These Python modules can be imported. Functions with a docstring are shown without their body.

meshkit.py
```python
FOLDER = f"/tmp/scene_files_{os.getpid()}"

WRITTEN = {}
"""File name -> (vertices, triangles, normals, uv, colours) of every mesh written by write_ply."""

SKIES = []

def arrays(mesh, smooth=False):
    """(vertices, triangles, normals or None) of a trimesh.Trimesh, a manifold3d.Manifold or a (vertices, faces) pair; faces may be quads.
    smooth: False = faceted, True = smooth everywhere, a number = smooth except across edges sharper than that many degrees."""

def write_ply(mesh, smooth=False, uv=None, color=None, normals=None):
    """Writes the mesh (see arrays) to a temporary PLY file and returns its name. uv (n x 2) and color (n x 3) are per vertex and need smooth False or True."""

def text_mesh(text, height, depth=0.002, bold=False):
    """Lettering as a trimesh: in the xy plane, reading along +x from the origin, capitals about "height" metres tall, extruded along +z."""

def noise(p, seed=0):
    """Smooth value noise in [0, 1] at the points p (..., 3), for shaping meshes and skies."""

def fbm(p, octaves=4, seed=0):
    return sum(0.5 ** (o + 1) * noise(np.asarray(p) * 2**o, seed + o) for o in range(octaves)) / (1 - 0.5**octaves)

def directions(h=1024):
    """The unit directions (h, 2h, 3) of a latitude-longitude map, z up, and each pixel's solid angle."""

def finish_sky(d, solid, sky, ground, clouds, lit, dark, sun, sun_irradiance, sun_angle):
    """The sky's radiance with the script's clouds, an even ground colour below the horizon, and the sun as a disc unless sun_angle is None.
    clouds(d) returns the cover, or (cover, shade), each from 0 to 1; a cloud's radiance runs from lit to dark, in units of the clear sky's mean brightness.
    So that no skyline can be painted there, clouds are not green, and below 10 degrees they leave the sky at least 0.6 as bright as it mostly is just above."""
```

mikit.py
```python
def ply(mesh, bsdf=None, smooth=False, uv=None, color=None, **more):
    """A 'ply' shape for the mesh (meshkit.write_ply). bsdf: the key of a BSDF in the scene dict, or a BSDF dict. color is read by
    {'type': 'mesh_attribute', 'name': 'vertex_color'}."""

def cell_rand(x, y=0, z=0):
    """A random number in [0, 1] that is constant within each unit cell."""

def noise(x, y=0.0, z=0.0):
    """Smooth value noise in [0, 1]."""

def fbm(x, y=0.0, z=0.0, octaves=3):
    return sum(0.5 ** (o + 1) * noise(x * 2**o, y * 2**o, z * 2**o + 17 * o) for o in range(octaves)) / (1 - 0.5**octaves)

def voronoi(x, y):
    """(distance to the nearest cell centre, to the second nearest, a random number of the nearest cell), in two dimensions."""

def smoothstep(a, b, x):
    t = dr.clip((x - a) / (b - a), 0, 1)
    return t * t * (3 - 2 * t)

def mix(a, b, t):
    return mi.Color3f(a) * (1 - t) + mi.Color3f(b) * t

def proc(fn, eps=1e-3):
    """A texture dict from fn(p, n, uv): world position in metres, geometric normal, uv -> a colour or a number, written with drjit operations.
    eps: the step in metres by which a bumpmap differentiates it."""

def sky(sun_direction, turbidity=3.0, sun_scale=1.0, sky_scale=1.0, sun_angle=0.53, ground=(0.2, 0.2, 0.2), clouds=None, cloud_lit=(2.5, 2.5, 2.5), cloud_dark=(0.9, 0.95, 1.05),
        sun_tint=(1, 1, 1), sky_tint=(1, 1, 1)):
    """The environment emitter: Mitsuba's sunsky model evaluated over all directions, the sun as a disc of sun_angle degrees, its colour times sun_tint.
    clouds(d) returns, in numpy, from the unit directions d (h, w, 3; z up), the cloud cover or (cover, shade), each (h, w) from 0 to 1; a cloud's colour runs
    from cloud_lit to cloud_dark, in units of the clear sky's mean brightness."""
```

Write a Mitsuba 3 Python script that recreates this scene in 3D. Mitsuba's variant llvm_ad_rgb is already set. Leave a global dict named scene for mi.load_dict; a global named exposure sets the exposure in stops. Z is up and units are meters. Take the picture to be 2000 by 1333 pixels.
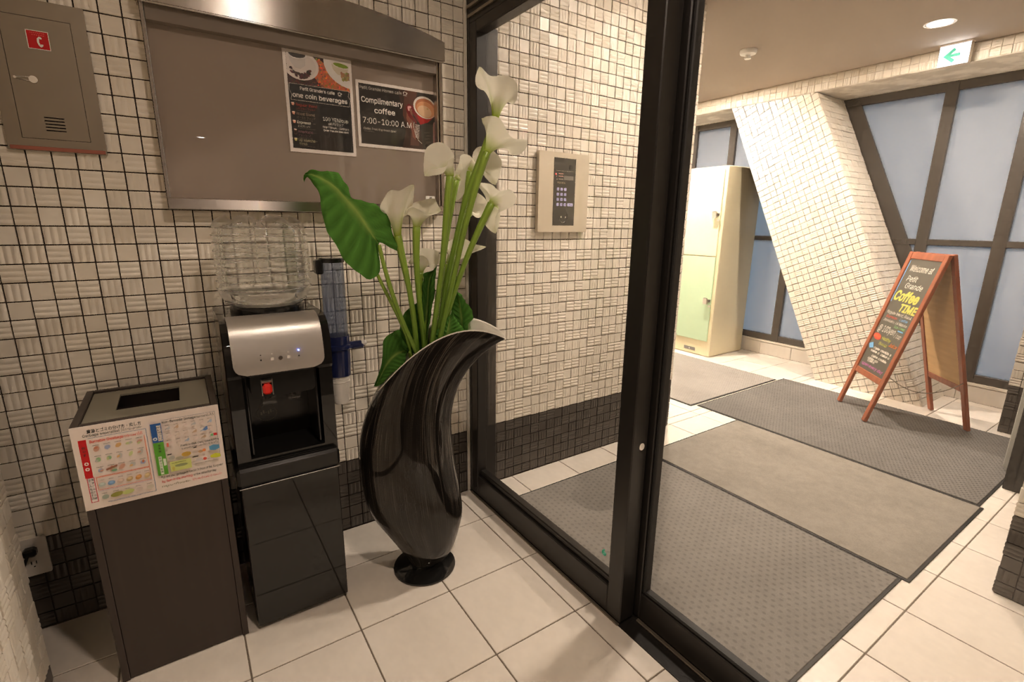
import math, random, glob
import numpy as np, trimesh, mitsuba as mi, drjit as dr, mikit
import manifold3d as m3
from shapely.geometry import Polygon, Point, box as sbox, LineString
from shapely import affinity, union_all
from shapely import box as vbox

random.seed(7); rng = np.random.default_rng(7)
T = mi.ScalarTransform4f
scene, labels, used = {}, {}, set()

# ------------------------------------------------------------------ camera, light, exposure
CAM = np.array([0.34714514, -1.82931998, 1.22656237]); YAW, PITCH, ROLL, FPX = map(float, (math.radians(34.02648651), math.radians(-13.64332977), math.radians(0.74539425), 958.582))
FW = np.array([math.sin(YAW)*math.cos(PITCH), math.cos(YAW)*math.cos(PITCH), math.sin(PITCH)])
_r = np.array([math.cos(YAW), -math.sin(YAW), 0.0]); _u = np.cross(_r, FW)
RT = _r*math.cos(ROLL)+_u*math.sin(ROLL); UP = -_r*math.sin(ROLL)+_u*math.cos(ROLL)
scene['camera'] = {'type': 'perspective', 'fov': 2*math.degrees(math.atan(1000/FPX)), 'fov_axis': 'x', 'near_clip': 0.02, 'far_clip': 100.0,
                   'to_world': T().look_at(origin=CAM.tolist(), target=(CAM+FW).tolist(), up=UP.tolist())}
scene['sky'] = mikit.sky((0.3, -0.2, 0.25), turbidity=4.0, sun_scale=0.0, sky_scale=2.7, ground=(0.25, 0.25, 0.25), sky_tint=(.84, 1.0, 1.10))
exposure = 0.05
LOBBY_LAMP = (425.0, 341.0, 276.0)
HALL_LAMP = (1060.0, 892.0, 730.0)
LOBBY_LAMPS = [(0.80, -1.64, 1.0), (0.85, -7.4, 2.0)]
HALL_LAMPS = [(4.017, -0.60, .9), (3.93, 0.98, 1.9), (3.40, 2.56, 1.0), (2.25, -0.70, .75)]
CZ_HALL, CZ_LOBBY = 2.33, 2.40

# ------------------------------------------------------------------ helpers
def key_for(name, parent=None):
    base = (parent+'__' if parent else '')+name
    k, i = base, 0
    while k in used or k in scene:
        i += 1; k = f'{base}_{i:03d}'
    used.add(k); return k

def tag(k, label=None, cat=None, group=None, kind=None):
    d = {}
    if label: d['label'] = label
    if cat: d['category'] = cat
    if group: d['group'] = group
    if kind: d['kind'] = kind
    if d: labels[k] = d

def thing(name, label, cat, group=None, kind=None):
    k = key_for(name); tag(k, label, cat, group, kind); return k

def obj(name, mesh, mat, parent=None, smooth=30, label=None, cat=None, group=None, kind=None, to_world=None, **kw):
    k = key_for(name, parent)
    d = mikit.ply(mesh, mat, smooth, **kw)
    if to_world is not None: d['to_world'] = to_world
    scene[k] = d
    tag(k, label, cat, group, kind)
    return k

def put(name, plyd, parent, M):
    k = key_for(name, parent); scene[k] = {**plyd, 'to_world': T(M)}; return k

def cat(*ms):
    ms = [m for m in ms if m is not None]
    return trimesh.util.concatenate(ms) if len(ms) > 1 else ms[0]

def box(x0, x1, y0, y1, z0, z1, ch=0.0):
    x0, x1 = sorted((x0, x1)); y0, y1 = sorted((y0, y1)); z0, z1 = sorted((z0, z1))
    if ch <= 0:
        b = trimesh.creation.box((x1-x0, y1-y0, z1-z0)); b.apply_translation(((x0+x1)/2, (y0+y1)/2, (z0+z1)/2)); return b
    ch = min(ch, .45*(x1-x0), .45*(y1-y0), .45*(z1-z0))
    P = []
    for sx, X in ((1, x0), (-1, x1)):
        for sy, Y in ((1, y0), (-1, y1)):
            for sz, Z in ((1, z0), (-1, z1)):
                P += [(X, Y+sy*ch, Z+sz*ch), (X+sx*ch, Y, Z+sz*ch), (X+sx*ch, Y+sy*ch, Z)]
    return trimesh.Trimesh(np.array(P)).convex_hull

def rrect(x0, x1, y0, y1, r, n=6):
    return sbox(x0+r, y0+r, x1-r, y1-r).buffer(r, quad_segs=n)

def extr(poly, h):
    return cat(*[trimesh.creation.extrude_polygon(g, h, engine='earcut') for g in getattr(poly, 'geoms', [poly])])

def flip_y(poly, y, d):
    """polygon in (x, z) extruded from plane y towards the viewer (-y) by d"""
    m = extr(poly, d); m.apply_transform(np.array([[1, 0, 0, 0], [0, 0, -1, y], [0, 1, 0, 0], [0, 0, 0, 1.0]])); return m

def onx(poly, x, d):
    """polygon in (y, z) extruded from plane x towards -x by d"""
    m = extr(poly, d); m.apply_transform(np.array([[0, 0, -1, x], [1, 0, 0, 0], [0, 1, 0, 0], [0, 0, 0, 1.0]])); m.invert(); return m

def rev(profile, n=40, center=(0, 0, 0)):
    """lathe of (r, z) points"""
    m = trimesh.creation.revolve(np.array(profile, float), sections=n); m.apply_translation(center)
    if m.volume < 0: m.invert()
    return m

def cyl(r, p0, p1, n=20, r1=None):
    p0, p1 = np.array(p0, float), np.array(p1, float); h = np.linalg.norm(p1-p0)
    m = trimesh.creation.revolve(np.array([(0, 0), (r, 0), (r if r1 is None else r1, h), (0, h)]), sections=n)
    M = trimesh.geometry.align_vectors([0, 0, 1], (p1-p0)/h); M[:3, 3] = p0; m.apply_transform(M)
    if m.volume < 0: m.invert()
    return m

def spline(P, n):
    P = np.array(P, float)
    if len(P) < 3:
        return np.array([P[0]+(P[-1]-P[0])*a for a in np.linspace(0, 1, n)])
    from scipy.interpolate import CubicSpline
    d = np.r_[0, np.cumsum(np.linalg.norm(np.diff(P, axis=0), axis=1))]
    return CubicSpline(d, P)(np.linspace(0, d[-1], n))

def sweep(P, r, n=10, k=24, cap=True):
    P = spline(P, k); R = np.interp(np.linspace(0, 1, k), np.linspace(0, 1, len(np.atleast_1d(r))), np.atleast_1d(r))
    t = np.gradient(P, axis=0); t /= np.linalg.norm(t, axis=1, keepdims=True)
    a = np.cross(t[0], [0, 0, 1] if abs(t[0][2]) < .9 else [1, 0, 0]); a /= np.linalg.norm(a)
    V = []
    for i in range(k):
        a = a-t[i]*(a@t[i]); a /= np.linalg.norm(a); b = np.cross(t[i], a)
        for j in range(n):
            w = 2*math.pi*j/n; V.append(P[i]+R[i]*(math.cos(w)*a+math.sin(w)*b))
    F = []
    for i in range(k-1):
        for j in range(n):
            q = i*n+j, i*n+(j+1) % n, (i+1)*n+(j+1) % n, (i+1)*n+j
            F += [(q[0], q[1], q[2]), (q[0], q[2], q[3])]
    if cap:
        V += [P[0], P[-1]]; c0, c1 = len(V)-2, len(V)-1
        for j in range(n):
            F += [(c0, (j+1) % n, j), (c1, (k-1)*n+j, (k-1)*n+(j+1) % n)]
    return trimesh.Trimesh(np.array(V), np.array(F), process=False)

def grid_mesh(G, close_u=False):
    """G: (n, m, 3) grid of points -> mesh"""
    n, m = G.shape[:2]
    F = []
    for i in range(n-1):
        for j in range(m if close_u else m-1):
            q = i*m+j, i*m+(j+1) % m, (i+1)*m+(j+1) % m, (i+1)*m+j
            F += [(q[0], q[1], q[2]), (q[0], q[2], q[3])]
    return trimesh.Trimesh(G.reshape(-1, 3), np.array(F), process=False)

def planar_uv(mesh_or_pair, ax=(0, 2)):
    v, f, n = mikit.meshkit.arrays(mesh_or_pair, False)
    return v[:, list(ax)]

def frame_poly(x0, x1, z0, z1, w):
    return sbox(x0, z0, x1, z1).difference(sbox(x0+w, z0+w, x1-w, z1-w))

# ------------------------------------------------------------------ materials
def rgb(*c): return {'type': 'rgb', 'value': list(c)}
def mat(key, d, two=True):
    scene[key] = {'type': 'twosided', 'bsdf': d} if two else d
def prin(key, c, rough=.5, **k):
    mat(key, {'type': 'principled', 'base_color': rgb(*c) if isinstance(c, tuple) else c, 'roughness': rough, **k})

VC = {'type': 'mesh_attribute', 'name': 'vertex_color'}
for i, c in enumerate([(.80, .74, .64), (.775, .71, .605), (.82, .765, .67)]): prin(f'm_tile_cream_{i}', c, .38, specular=.45)
prin('m_tile_dark', (.062, .053, .046), .3, specular=.5)
prin('m_grout', (.035, .026, .02), .9)
prin('m_grout_floor', (.17, .14, .11), .9)
def floor_fn(p, n, uv):
    a = mikit.fbm(p.x*6, p.y*6, 0.0, 4); b = mikit.fbm(p.x*60, p.y*40, 2.0, 2)
    return mikit.mix((.74, .68, .60), (.82, .765, .69), a)*(0.96+0.06*b)
prin('m_floor_tile', mikit.proc(floor_fn), .33, specular=.4)
prin('m_ceiling_lobby', (.75, .72, .66), .9)
prin('m_ceiling_hall', (.34, .29, .245), .9)
prin('m_plaster', (.74, .69, .60), .9)
prin('m_lobby_rear', (.26, .21, .17), .8)
def soffit_fn(p, n, uv):
    a = mikit.fbm(p.x*9, p.y*9, p.z*9, 4)
    return mikit.mix((.55, .50, .42), (.74, .69, .60), mikit.smoothstep(.35, .65, a))
prin('m_soffit', mikit.proc(soffit_fn), .9)
prin('m_black_frame', (.014, .0125, .0115), .36, specular=.45)
prin('m_rubber', (.012, .012, .012), .6)
prin('m_window_frame', (.05, .042, .036), .35, specular=.5)
mat('m_glass', {'type': 'thindielectric', 'int_ior': 1.5}, False)
mat('m_glass_case', {'type': 'thindielectric', 'int_ior': 1.45}, False)
mat('m_steel', {'type': 'roughconductor', 'material': 'none', 'specular_reflectance': rgb(.56, .515, .475), 'alpha_u': .04, 'alpha_v': .24, 'distribution': 'beckmann'})
prin('m_steel_matt', (.29, .25, .20), .38, metallic=.8)
prin('m_red_edge', (.34, .12, .085), .4, metallic=.5)
prin('m_chrome', (.75, .73, .70), .12, metallic=1.0)
prin('m_felt', (.30, .245, .205), .95)
prin('m_track_shaded', (.17, .14, .115), .7)  # dark tone holds the shade below the notice board hood
mat('m_print', {'type': 'principled', 'base_color': VC, 'roughness': .42, 'specular': .4})
mat('m_paint', {'type': 'principled', 'base_color': VC, 'roughness': .85, 'specular': .2})
mat('m_black_gloss', {'type': 'plastic', 'diffuse_reflectance': rgb(.010, .010, .010), 'int_ior': 1.5})
prin('m_black_satin', (.010, .010, .010), .20, specular=.38)
prin('m_silver', (.62, .59, .56), .36, metallic=.75)
prin('m_red', (.75, .03, .02), .25)
prin('m_red_sign', (.62, .02, .025), .4)
prin('m_white_plastic', (.80, .79, .76), .35)
prin('m_paper_cup', (.84, .82, .77), .6)
prin('m_navy', (.012, .018, .07), .15, specular=.5)
scene['m_tube'] = {'type': 'blendbsdf', 'weight': .22, 'clear': {'type': 'thindielectric', 'int_ior': 1.45, 'specular_transmittance': rgb(.66, .72, .84)}, 'sheen': {'type': 'twosided', 'bsdf': {'type': 'roughplastic', 'diffuse_reflectance': rgb(.20, .24, .36), 'alpha': .12}}}
mat('m_pet_clear', {'type': 'thindielectric', 'int_ior': 1.5, 'specular_transmittance': rgb(.99, .99, .985)}, False)
scene['m_pet'] = {'type': 'blendbsdf', 'weight': .38, 'clear': {'type': 'thindielectric', 'int_ior': 1.45, 'specular_transmittance': rgb(.97, .975, .965)}, 'sheen': {'type': 'twosided', 'bsdf': {'type': 'roughconductor', 'material': 'none', 'specular_reflectance': rgb(.95, .95, .93), 'alpha': .10}}}
mat('m_water', {'type': 'dielectric', 'int_ior': 1.33}, False)
mat('m_nozzle', {'type': 'thindielectric', 'int_ior': 1.5, 'specular_transmittance': rgb(.6, .6, .6)}, False)
def bin_fn(p, n, uv):
    a = mikit.fbm(p.x*90, p.y*90, p.z*3, 3)
    return mikit.mix((.036, .027, .024), (.043, .032, .028), a)
prin('m_bin', mikit.proc(bin_fn), .42, specular=.35)
prin('m_bin_lid', (.20, .19, .15), .45, specular=.4)
prin('m_liner', (.55, .54, .55), .4)
def vase_fn(p, n, uv):
    a = mikit.noise(uv.x*560, uv.y*5.0, 1.0); b = mikit.noise(uv.x*900, uv.y*7.0, 5.0)
    k = mikit.smoothstep(.66, .92, a)*.6+mikit.smoothstep(.72, .95, b)*.5
    m = mikit.noise(uv.x*9, uv.y*3.0, 9.0)
    return mikit.mix((.0075, .0065, .006), (.36, .31, .25), k*(.10+.55*m*m))
mat('m_vase', {'type': 'plastic', 'diffuse_reflectance': mikit.proc(vase_fn), 'int_ior': 1.5})
prin('m_vase_lining', (.84, .80, .73), .3)
mat('m_leaf', {'type': 'principledthin', 'base_color': VC, 'roughness': .30, 'diff_trans': .35, 'eta': 1.85}, False)
mat('m_spathe', {'type': 'principledthin', 'base_color': VC, 'roughness': .5, 'diff_trans': .75, 'eta': 1.35}, False)
mat('m_stem', {'type': 'principled', 'base_color': VC, 'roughness': .35, 'specular': .45})
prin('m_outlet', (.78, .73, .66), .4)
prin('m_intercom', (.62, .55, .44), .38, metallic=.35)
prin('m_intercom_panel', (.035, .033, .028), .12, specular=.5)
scene['m_key_painted_glow'] = {'type': 'twosided', 'bsdf': {'type': 'principled', 'base_color': rgb(.55, .55, .85), 'roughness': .3}}  # key backlight is put into this base colour, the keys do not emit
prin('m_screen', (.16, .15, .13), .3)
prin('m_locker', (.80, .72, .50), .35, specular=.45)
prin('m_locker_door', (.80, .80, .56), .35, specular=.45)
prin('m_locker_door_green', (.54, .72, .50), .35, specular=.45)
prin('m_plate', (.20, .19, .18), .4)
def wood_fn(p, n, uv):
    a = mikit.fbm(p.x*40, p.y*40, p.z*4, 3)
    return mikit.mix((.20, .052, .022), (.34, .10, .045), a)
prin('m_redwood', mikit.proc(wood_fn), .4, specular=.4)
prin('m_chalkboard', (.075, .069, .055), .5)
def ply_fn(p, n, uv):
    a = mikit.fbm(p.x*7, p.y*7, p.z*50, 3)
    return mikit.mix((.55, .33, .14), (.66, .42, .20), a)
prin('m_plywood', mikit.proc(ply_fn), .6)
mat('m_frosted', {'type': 'principledthin', 'base_color': rgb(.90, .92, .95), 'roughness': .22, 'diff_trans': 1.6, 'eta': 1.4}, False)
prin('m_sign_case', (.70, .62, .52), .5)
prin('m_aluminium', (.62, .62, .58), .35, metallic=.4)
prin('m_lamp_trim', (.8, .78, .74), .5)
prin('m_green_tape', (.05, .45, .30), .5)

def mat_fn(c0, c1, nub, pitch):
    def fn(p, n, uv):
        a = mikit.fbm(p.x*5, p.y*5, 1.0, 4); b = mikit.noise(p.x*260, p.y*260, 0.0); d = mikit.fbm(p.x*38, p.y*38, 4.0, 2)
        row = dr.floor(p.x/pitch); o = row-2*dr.floor(row/2)
        fx = p.x/pitch-row-.5; q = p.y/pitch+.5*o; fy = q-dr.floor(q)-.5
        k = mikit.smoothstep(.27, .12, dr.sqrt(fx*fx+fy*fy*.6))
        return mikit.mix(c0, c1, a*.55+b*.25+d*.3)*(1-nub*k)
    return fn
def mat_bump(pitch, amp):
    def fn(p, n, uv):
        row = dr.floor(p.x/pitch); o = row-2*dr.floor(row/2)
        fx = p.x/pitch-row-.5; q = p.y/pitch+.5*o; fy = q-dr.floor(q)-.5
        return amp*mikit.smoothstep(.42, .1, dr.sqrt(fx*fx+fy*fy*.6))+.0006*mikit.noise(p.x*300, p.y*300)
    return fn
prin('m_mat_nub', mikit.proc(mat_fn((.165, .156, .145), (.25, .237, .22), .24, .026)), .95, specular=.1)
prin('m_mat_plain', mikit.proc(mat_fn((.185, .170, .148), (.305, .283, .250), .0, .02)), .95, specular=.1)
prin('m_mat_fine', mikit.proc(mat_fn((.115, .11, .105), (.20, .19, .18), .5, .019)), .95, specular=.1)
prin('m_mat_pale', mikit.proc(mat_fn((.22, .205, .19), (.34, .32, .30), .3, .018)), .95, specular=.1)

# ------------------------------------------------------------------ projection size (only to choose which alike pieces become entries)
def px_area(c, s):
    d = np.asarray(c)-CAM; z = d@FW
    if z < .05: return 0.0
    u, v = FPX*(d@RT)/z, FPX*(d@UP)/z
    if abs(u) > 1030 or abs(v) > 700: return 0.0
    return s*s*(FPX/z)**2

# ------------------------------------------------------------------ wall tiles
GAP = .0034
def scallop(n=3):
    cuts = [0, .36, .69, 1.0]; pts = []
    for a, b in zip(cuts[:-1], cuts[1:]):
        for k in range(n+1):
            w = k/n
            pts.append((a+(b-a)*(w*.985+.005), .0012+.0026*(1-(2*w-1)**2)*(1.0-.3*w)))
    return pts
def tile_mesh(kind, S=.05):
    h = S/2-GAP/2
    if kind == 'P':
        t = -.0012
        P = [(-h, -t*0, -h)]
        return box(-h, h, .005, .0005, -h, h)   # face at y=.0005, recessed
    prof = scallop(3)
    z = np.array([h-2*h*p[0] for p in prof]); y = np.array([-p[1]+.001 for p in prof])
    n = len(prof); V, F = [], []
    for x in (-h, h): V += [(x, yy, zz) for yy, zz in zip(y, z)]
    for i in range(n-1): F += [(i, i+1, n+i+1), (i, n+i+1, n+i)]
    b = len(V)
    V += [(-h, .005, h), (-h, .005, -h), (h, .005, h), (h, .005, -h)]
    for i in range(n-1): F += [(b, i+1, i), (b+2, n+i, n+i+1)]
    F += [(b, b+1, n-1), (b+2, 2*n-1, b+3), (b, 0, n), (b, n, b+2), (b+1, b+3, 2*n-1), (b+1, 2*n-1, n-1)]
    m = trimesh.Trimesh(np.array(V), np.array(F), process=False)
    if kind == 'V': m.apply_transform(trimesh.transformations.rotation_matrix(math.pi/2, [0, 1, 0]))
    return m
TM = {k: tile_mesh(k) for k in 'PHV'}
PLYS = {}
def tile_ply(kind, m):
    if (kind, m) not in PLYS: PLYS[kind, m] = mikit.ply(TM[kind], m, 38)
    return PLYS[kind, m]
PATT = ["VPHHVVPHV", "HHVPHHVVH", "VVHVVPVHH", "PVVHVVHHP", "HHPVHHVPH", "VVHHPVVHH", "HPVVHHVVP", "VHHPVPHHV"]
def kind_at(i, j):
    r = (int(j)*3+int(j)//8) % 8; q = (int(i)+2*(int(j)//6)+(int(i)//9)*0) % 9
    return PATT[int(j) % 8][(int(i)+(int(j)//8)*4) % 9]

def tiled(parent, O, U, V, N, u0, u1, v0, v1, uo, vo, mats, inside=None, limit=300, name='tile', S=.05, clip_poly=None):
    """Tiles of a wall face: origin O, along U and V, facing N; joints at uo + k*S and vo + k*S. The 300 that show largest are entries, the rest one mesh."""
    O, U, V, N = (np.array(a, float) for a in (O, U, V, N))
    B = np.stack([U, -N, V], 1)
    L = []
    for i in range(math.floor((u0-uo)/S), math.ceil((u1-uo)/S)):
        for j in range(math.floor((v0-vo)/S), math.ceil((v1-vo)/S)):
            a0, a1 = max(u0, uo+i*S), min(u1, uo+(i+1)*S); b0, b1 = max(v0, vo+j*S), min(v1, vo+(j+1)*S)
            if a1-a0 < .006 or b1-b0 < .006: continue
            cu, cv = (a0+a1)/2, (b0+b1)/2
            kind = kind_at(i+50, j+50)
            if clip_poly is not None:
                cell = sbox(a0+GAP/2, b0+GAP/2, a1-GAP/2, b1-GAP/2)
                inter = cell.intersection(clip_poly)
                if inter.is_empty or inter.area < 3e-5 or inter.geom_type != 'Polygon': continue
                if inter.area < cell.area*.995:
                    m = extr(inter, .0045); M = np.eye(4); M[:3, :3] = np.stack([U, V, N], 1); M[:3, 3] = O-N*.005
                    m.apply_transform(M)
                    if m.volume < 0: m.invert()
                    L.append((px_area(O+U*cu+V*cv, S)*inter.area/cell.area, None, m, mats[(i*7+j*3) % len(mats)])); continue
            M = np.eye(4); su, sv = (a1-a0)/S, (b1-b0)/S
            M[:3, :3] = B @ np.diag([su, 1, sv]); M[:3, 3] = O+U*cu+V*cv
            L.append((px_area(M[:3, 3], S)*su*sv, kind, M, mats[int(rng.integers(len(mats)))]))
    L.sort(key=lambda t: -t[0])
    rest = {}
    for n, (a, kind, M, m) in enumerate(L):
        if n < limit and a > 0:
            if kind is None: obj(name, M, m, parent, 38)
            else: put(name, tile_ply(kind, m), parent, M)
        else:
            if kind is None: rest.setdefault(mats[0], []).append(M)
            else:
                c = TM[kind].copy(); c.apply_transform(M); rest.setdefault(mats[0], []).append(c)
    for m, ms in rest.items():
        obj(name+'_field', cat(*ms), m, parent, 38, kind='stuff')

CREAM = ['m_tile_cream_0', 'm_tile_cream_1', 'm_tile_cream_2']; DARK = ['m_tile_dark']
EX = 2.765          # end of the back wall in the hall
def struct(name, mesh, m, label=None, **kw): return obj(name, mesh, m, kind='structure', label=label, **kw)

# ------------------------------------------------------------------ floor
fl = struct('floor', cat(box(-1.6, 1.40, -8.4, .01, -.06, -.003), box(1.40, 5.3, -2.4, .01, -.06, -.003), box(EX-.4, 5.3, .01, 3.4, -.06, -.003)), 'm_grout_floor', 'pale square floor tiles with brown joints')
def floor_tiles(x0, x1, y0, y1, xo, yo, S):
    for i in range(math.floor((x0-xo)/S), math.ceil((x1-xo)/S)):
        for j in range(math.floor((y0-yo)/S), math.ceil((y1-yo)/S)):
            a0, a1 = max(x0, xo+i*S)+.0022, min(x1, xo+(i+1)*S)-.0022; b0, b1 = max(y0, yo+j*S)+.0022, min(y1, yo+(j+1)*S)-.0022
            if a1-a0 < .02 or b1-b0 < .02: continue
            obj('tile', box(a0, a1, b0, b1, -.006, 0, .0012), 'm_floor_tile', fl, 20)
floor_tiles(-.8, 1.354, -2.4, 0, 1.279, -.2334, .3015)
floor_tiles(1.47, 4.995, -2.0, 0.0, 1.591, -1.43, .3)
floor_tiles(EX, 4.995, 0.0, 2.2, 1.591, -1.43, .3)
obj('sill_strip', box(1.354, 1.47, -2.4, -.0, -.006, -.001), 'm_black_frame', fl)

# ------------------------------------------------------------------ lobby walls
wb = struct('wall_back', box(-.9, 1.40, .0048, .15, .0, 2.45), 'm_grout', 'cream relief mosaic wall with dark joints')
tiled(wb, (0, 0, 0), (1, 0, 0), (0, 0, 1), (0, -1, 0), -.45, 1.342, .30, 2.40, 0, .30, CREAM)
bb = struct('baseboard_back', box(-.9, 1.40, .0046, .0049, .0, .299), 'm_grout', 'dark brown relief mosaic band along the foot of the lobby wall')
tiled(bb, (0, 0, 0), (1, 0, 0), (0, 0, 1), (0, -1, 0), -.45, 1.342, 0.003, .299, 0, 0, DARK)
struct('trim_1', box(1.343, 1.3555, -.004, .004, .0, 2.4, .001), 'm_plaster', 'narrow cream edge strip between the tiles and the door post')
wl = struct('wall_left', box(-.45, -.0795, -3.2, -.2445, 0, 2.45), 'm_grout', 'cream relief tile side wall at the left edge')
tiled(wl, (-.075, 0, 0), (0, 1, 0), (0, 0, 1), (1, 0, 0), -2.2, -.24, .052, 2.40, -.24, .052, CREAM)
tiled(wl, (0, -.24, 0), (-1, 0, 0), (0, 0, 1), (0, 1, 0), .078, .45, .052, 2.40, .078, .052, CREAM, limit=0, name='return_tile')
bl = struct('baseboard_left', cat(box(-.45, -.0755, -3.2, -.2405, 0, .0505)), 'm_tile_dark', 'dark skirting at the foot of the left wall')
struct('wall_recess', box(-1.0, -.9, -3.2, .15, 0, 2.45), 'm_lobby_rear')
struct('wall_rear', box(-1.0, 1.46, -8.4, -8.3, 0, 2.45), 'm_lobby_rear')
struct('wall_side', box(1.36, 1.46, -8.3, -2.36, 0, 2.45), 'm_lobby_rear')
struct('wall_left_end', box(-1.0, -.9, -8.3, -3.2, 0, 2.45), 'm_lobby_rear')
struct('ceiling', box(-1.0, 1.41, -8.4, .15, CZ_LOBBY, CZ_LOBBY+.08), 'm_ceiling_lobby')

# ------------------------------------------------------------------ hall walls
wh = struct('wall_hall', box(1.40, EX, .0048, .15, 0, 2.40), 'm_grout', 'cream relief mosaic wall of the entrance hall behind the glass')
tiled(wh, (0, 0, 0), (1, 0, 0), (0, 0, 1), (0, -1, 0), 1.462, EX, .30, CZ_HALL, 0, .30, CREAM)
tiled(wh, (EX+.005, 0, 0), (0, 1, 0), (0, 0, 1), (1, 0, 0), 0.0, .15, .30, CZ_HALL, 0, .30, CREAM, limit=0, name='end_tile')
bh = struct('baseboard_hall', box(1.40, EX, .0046, .0049, 0, .299), 'm_grout', 'dark brown relief mosaic band at the foot of the hall wall')
tiled(bh, (0, 0, 0), (1, 0, 0), (0, 0, 1), (0, -1, 0), 1.462, EX, .003, .299, 0, 0, DARK)
struct('wall_hall_back', cat(box(EX-.1, EX, .15, 3.3, 0, 2.40), box(EX-.1, 5.2, 3.2, 3.3, 0, 2.4)), 'm_plaster')
struct('ceiling_hall', cat(box(1.41, 5.2, -2.4, .15, CZ_HALL, CZ_HALL+.1), box(EX-.1, 5.2, .15, 3.3, CZ_HALL, CZ_HALL+.1)), 'm_ceiling_hall', 'taupe painted ceiling of the entrance hall')

# right-hand side of the hall
wr = struct('wall_right', box(2.555, 3.5, -2.3, -1.567, 0, 2.40), 'm_grout', 'tiled wall end at the right edge')
tiled(wr, (2.55, 0, 0), (0, -1, 0), (0, 0, 1), (-1, 0, 0), 1.562, 2.2, .30, CZ_HALL, 1.562, .30, CREAM)
tiled(wr, (0, -1.562, 0), (1, 0, 0), (0, 0, 1), (0, 1, 0), 2.55, 3.5, .30, CZ_HALL, 2.55, .30, CREAM, limit=0, name='side_tile')
br = struct('baseboard_right', box(2.553, 3.5, -2.3, -1.565, 0, .299), 'm_grout', 'dark tile band at the foot of the right wall end')
tiled(br, (2.55, 0, 0), (0, -1, 0), (0, 0, 1), (-1, 0, 0), 1.562, 2.2, .003, .299, 1.562, 0, DARK)
tiled(br, (0, -1.562, 0), (1, 0, 0), (0, 0, 1), (0, 1, 0), 2.55, 3.5, .003, .299, 2.55, 0, DARK, limit=0, name='side_tile')
wp = struct('wall_pier', box(4.445, 5.2, -2.4, -1.168, 0, 2.40), 'm_grout', 'tiled pier beside the right window')
tiled(wp, (4.44, 0, 0), (0, -1, 0), (0, 0, 1), (-1, 0, 0), 1.163, 1.7, .30, CZ_HALL, 1.163, .30, CREAM)
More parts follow.
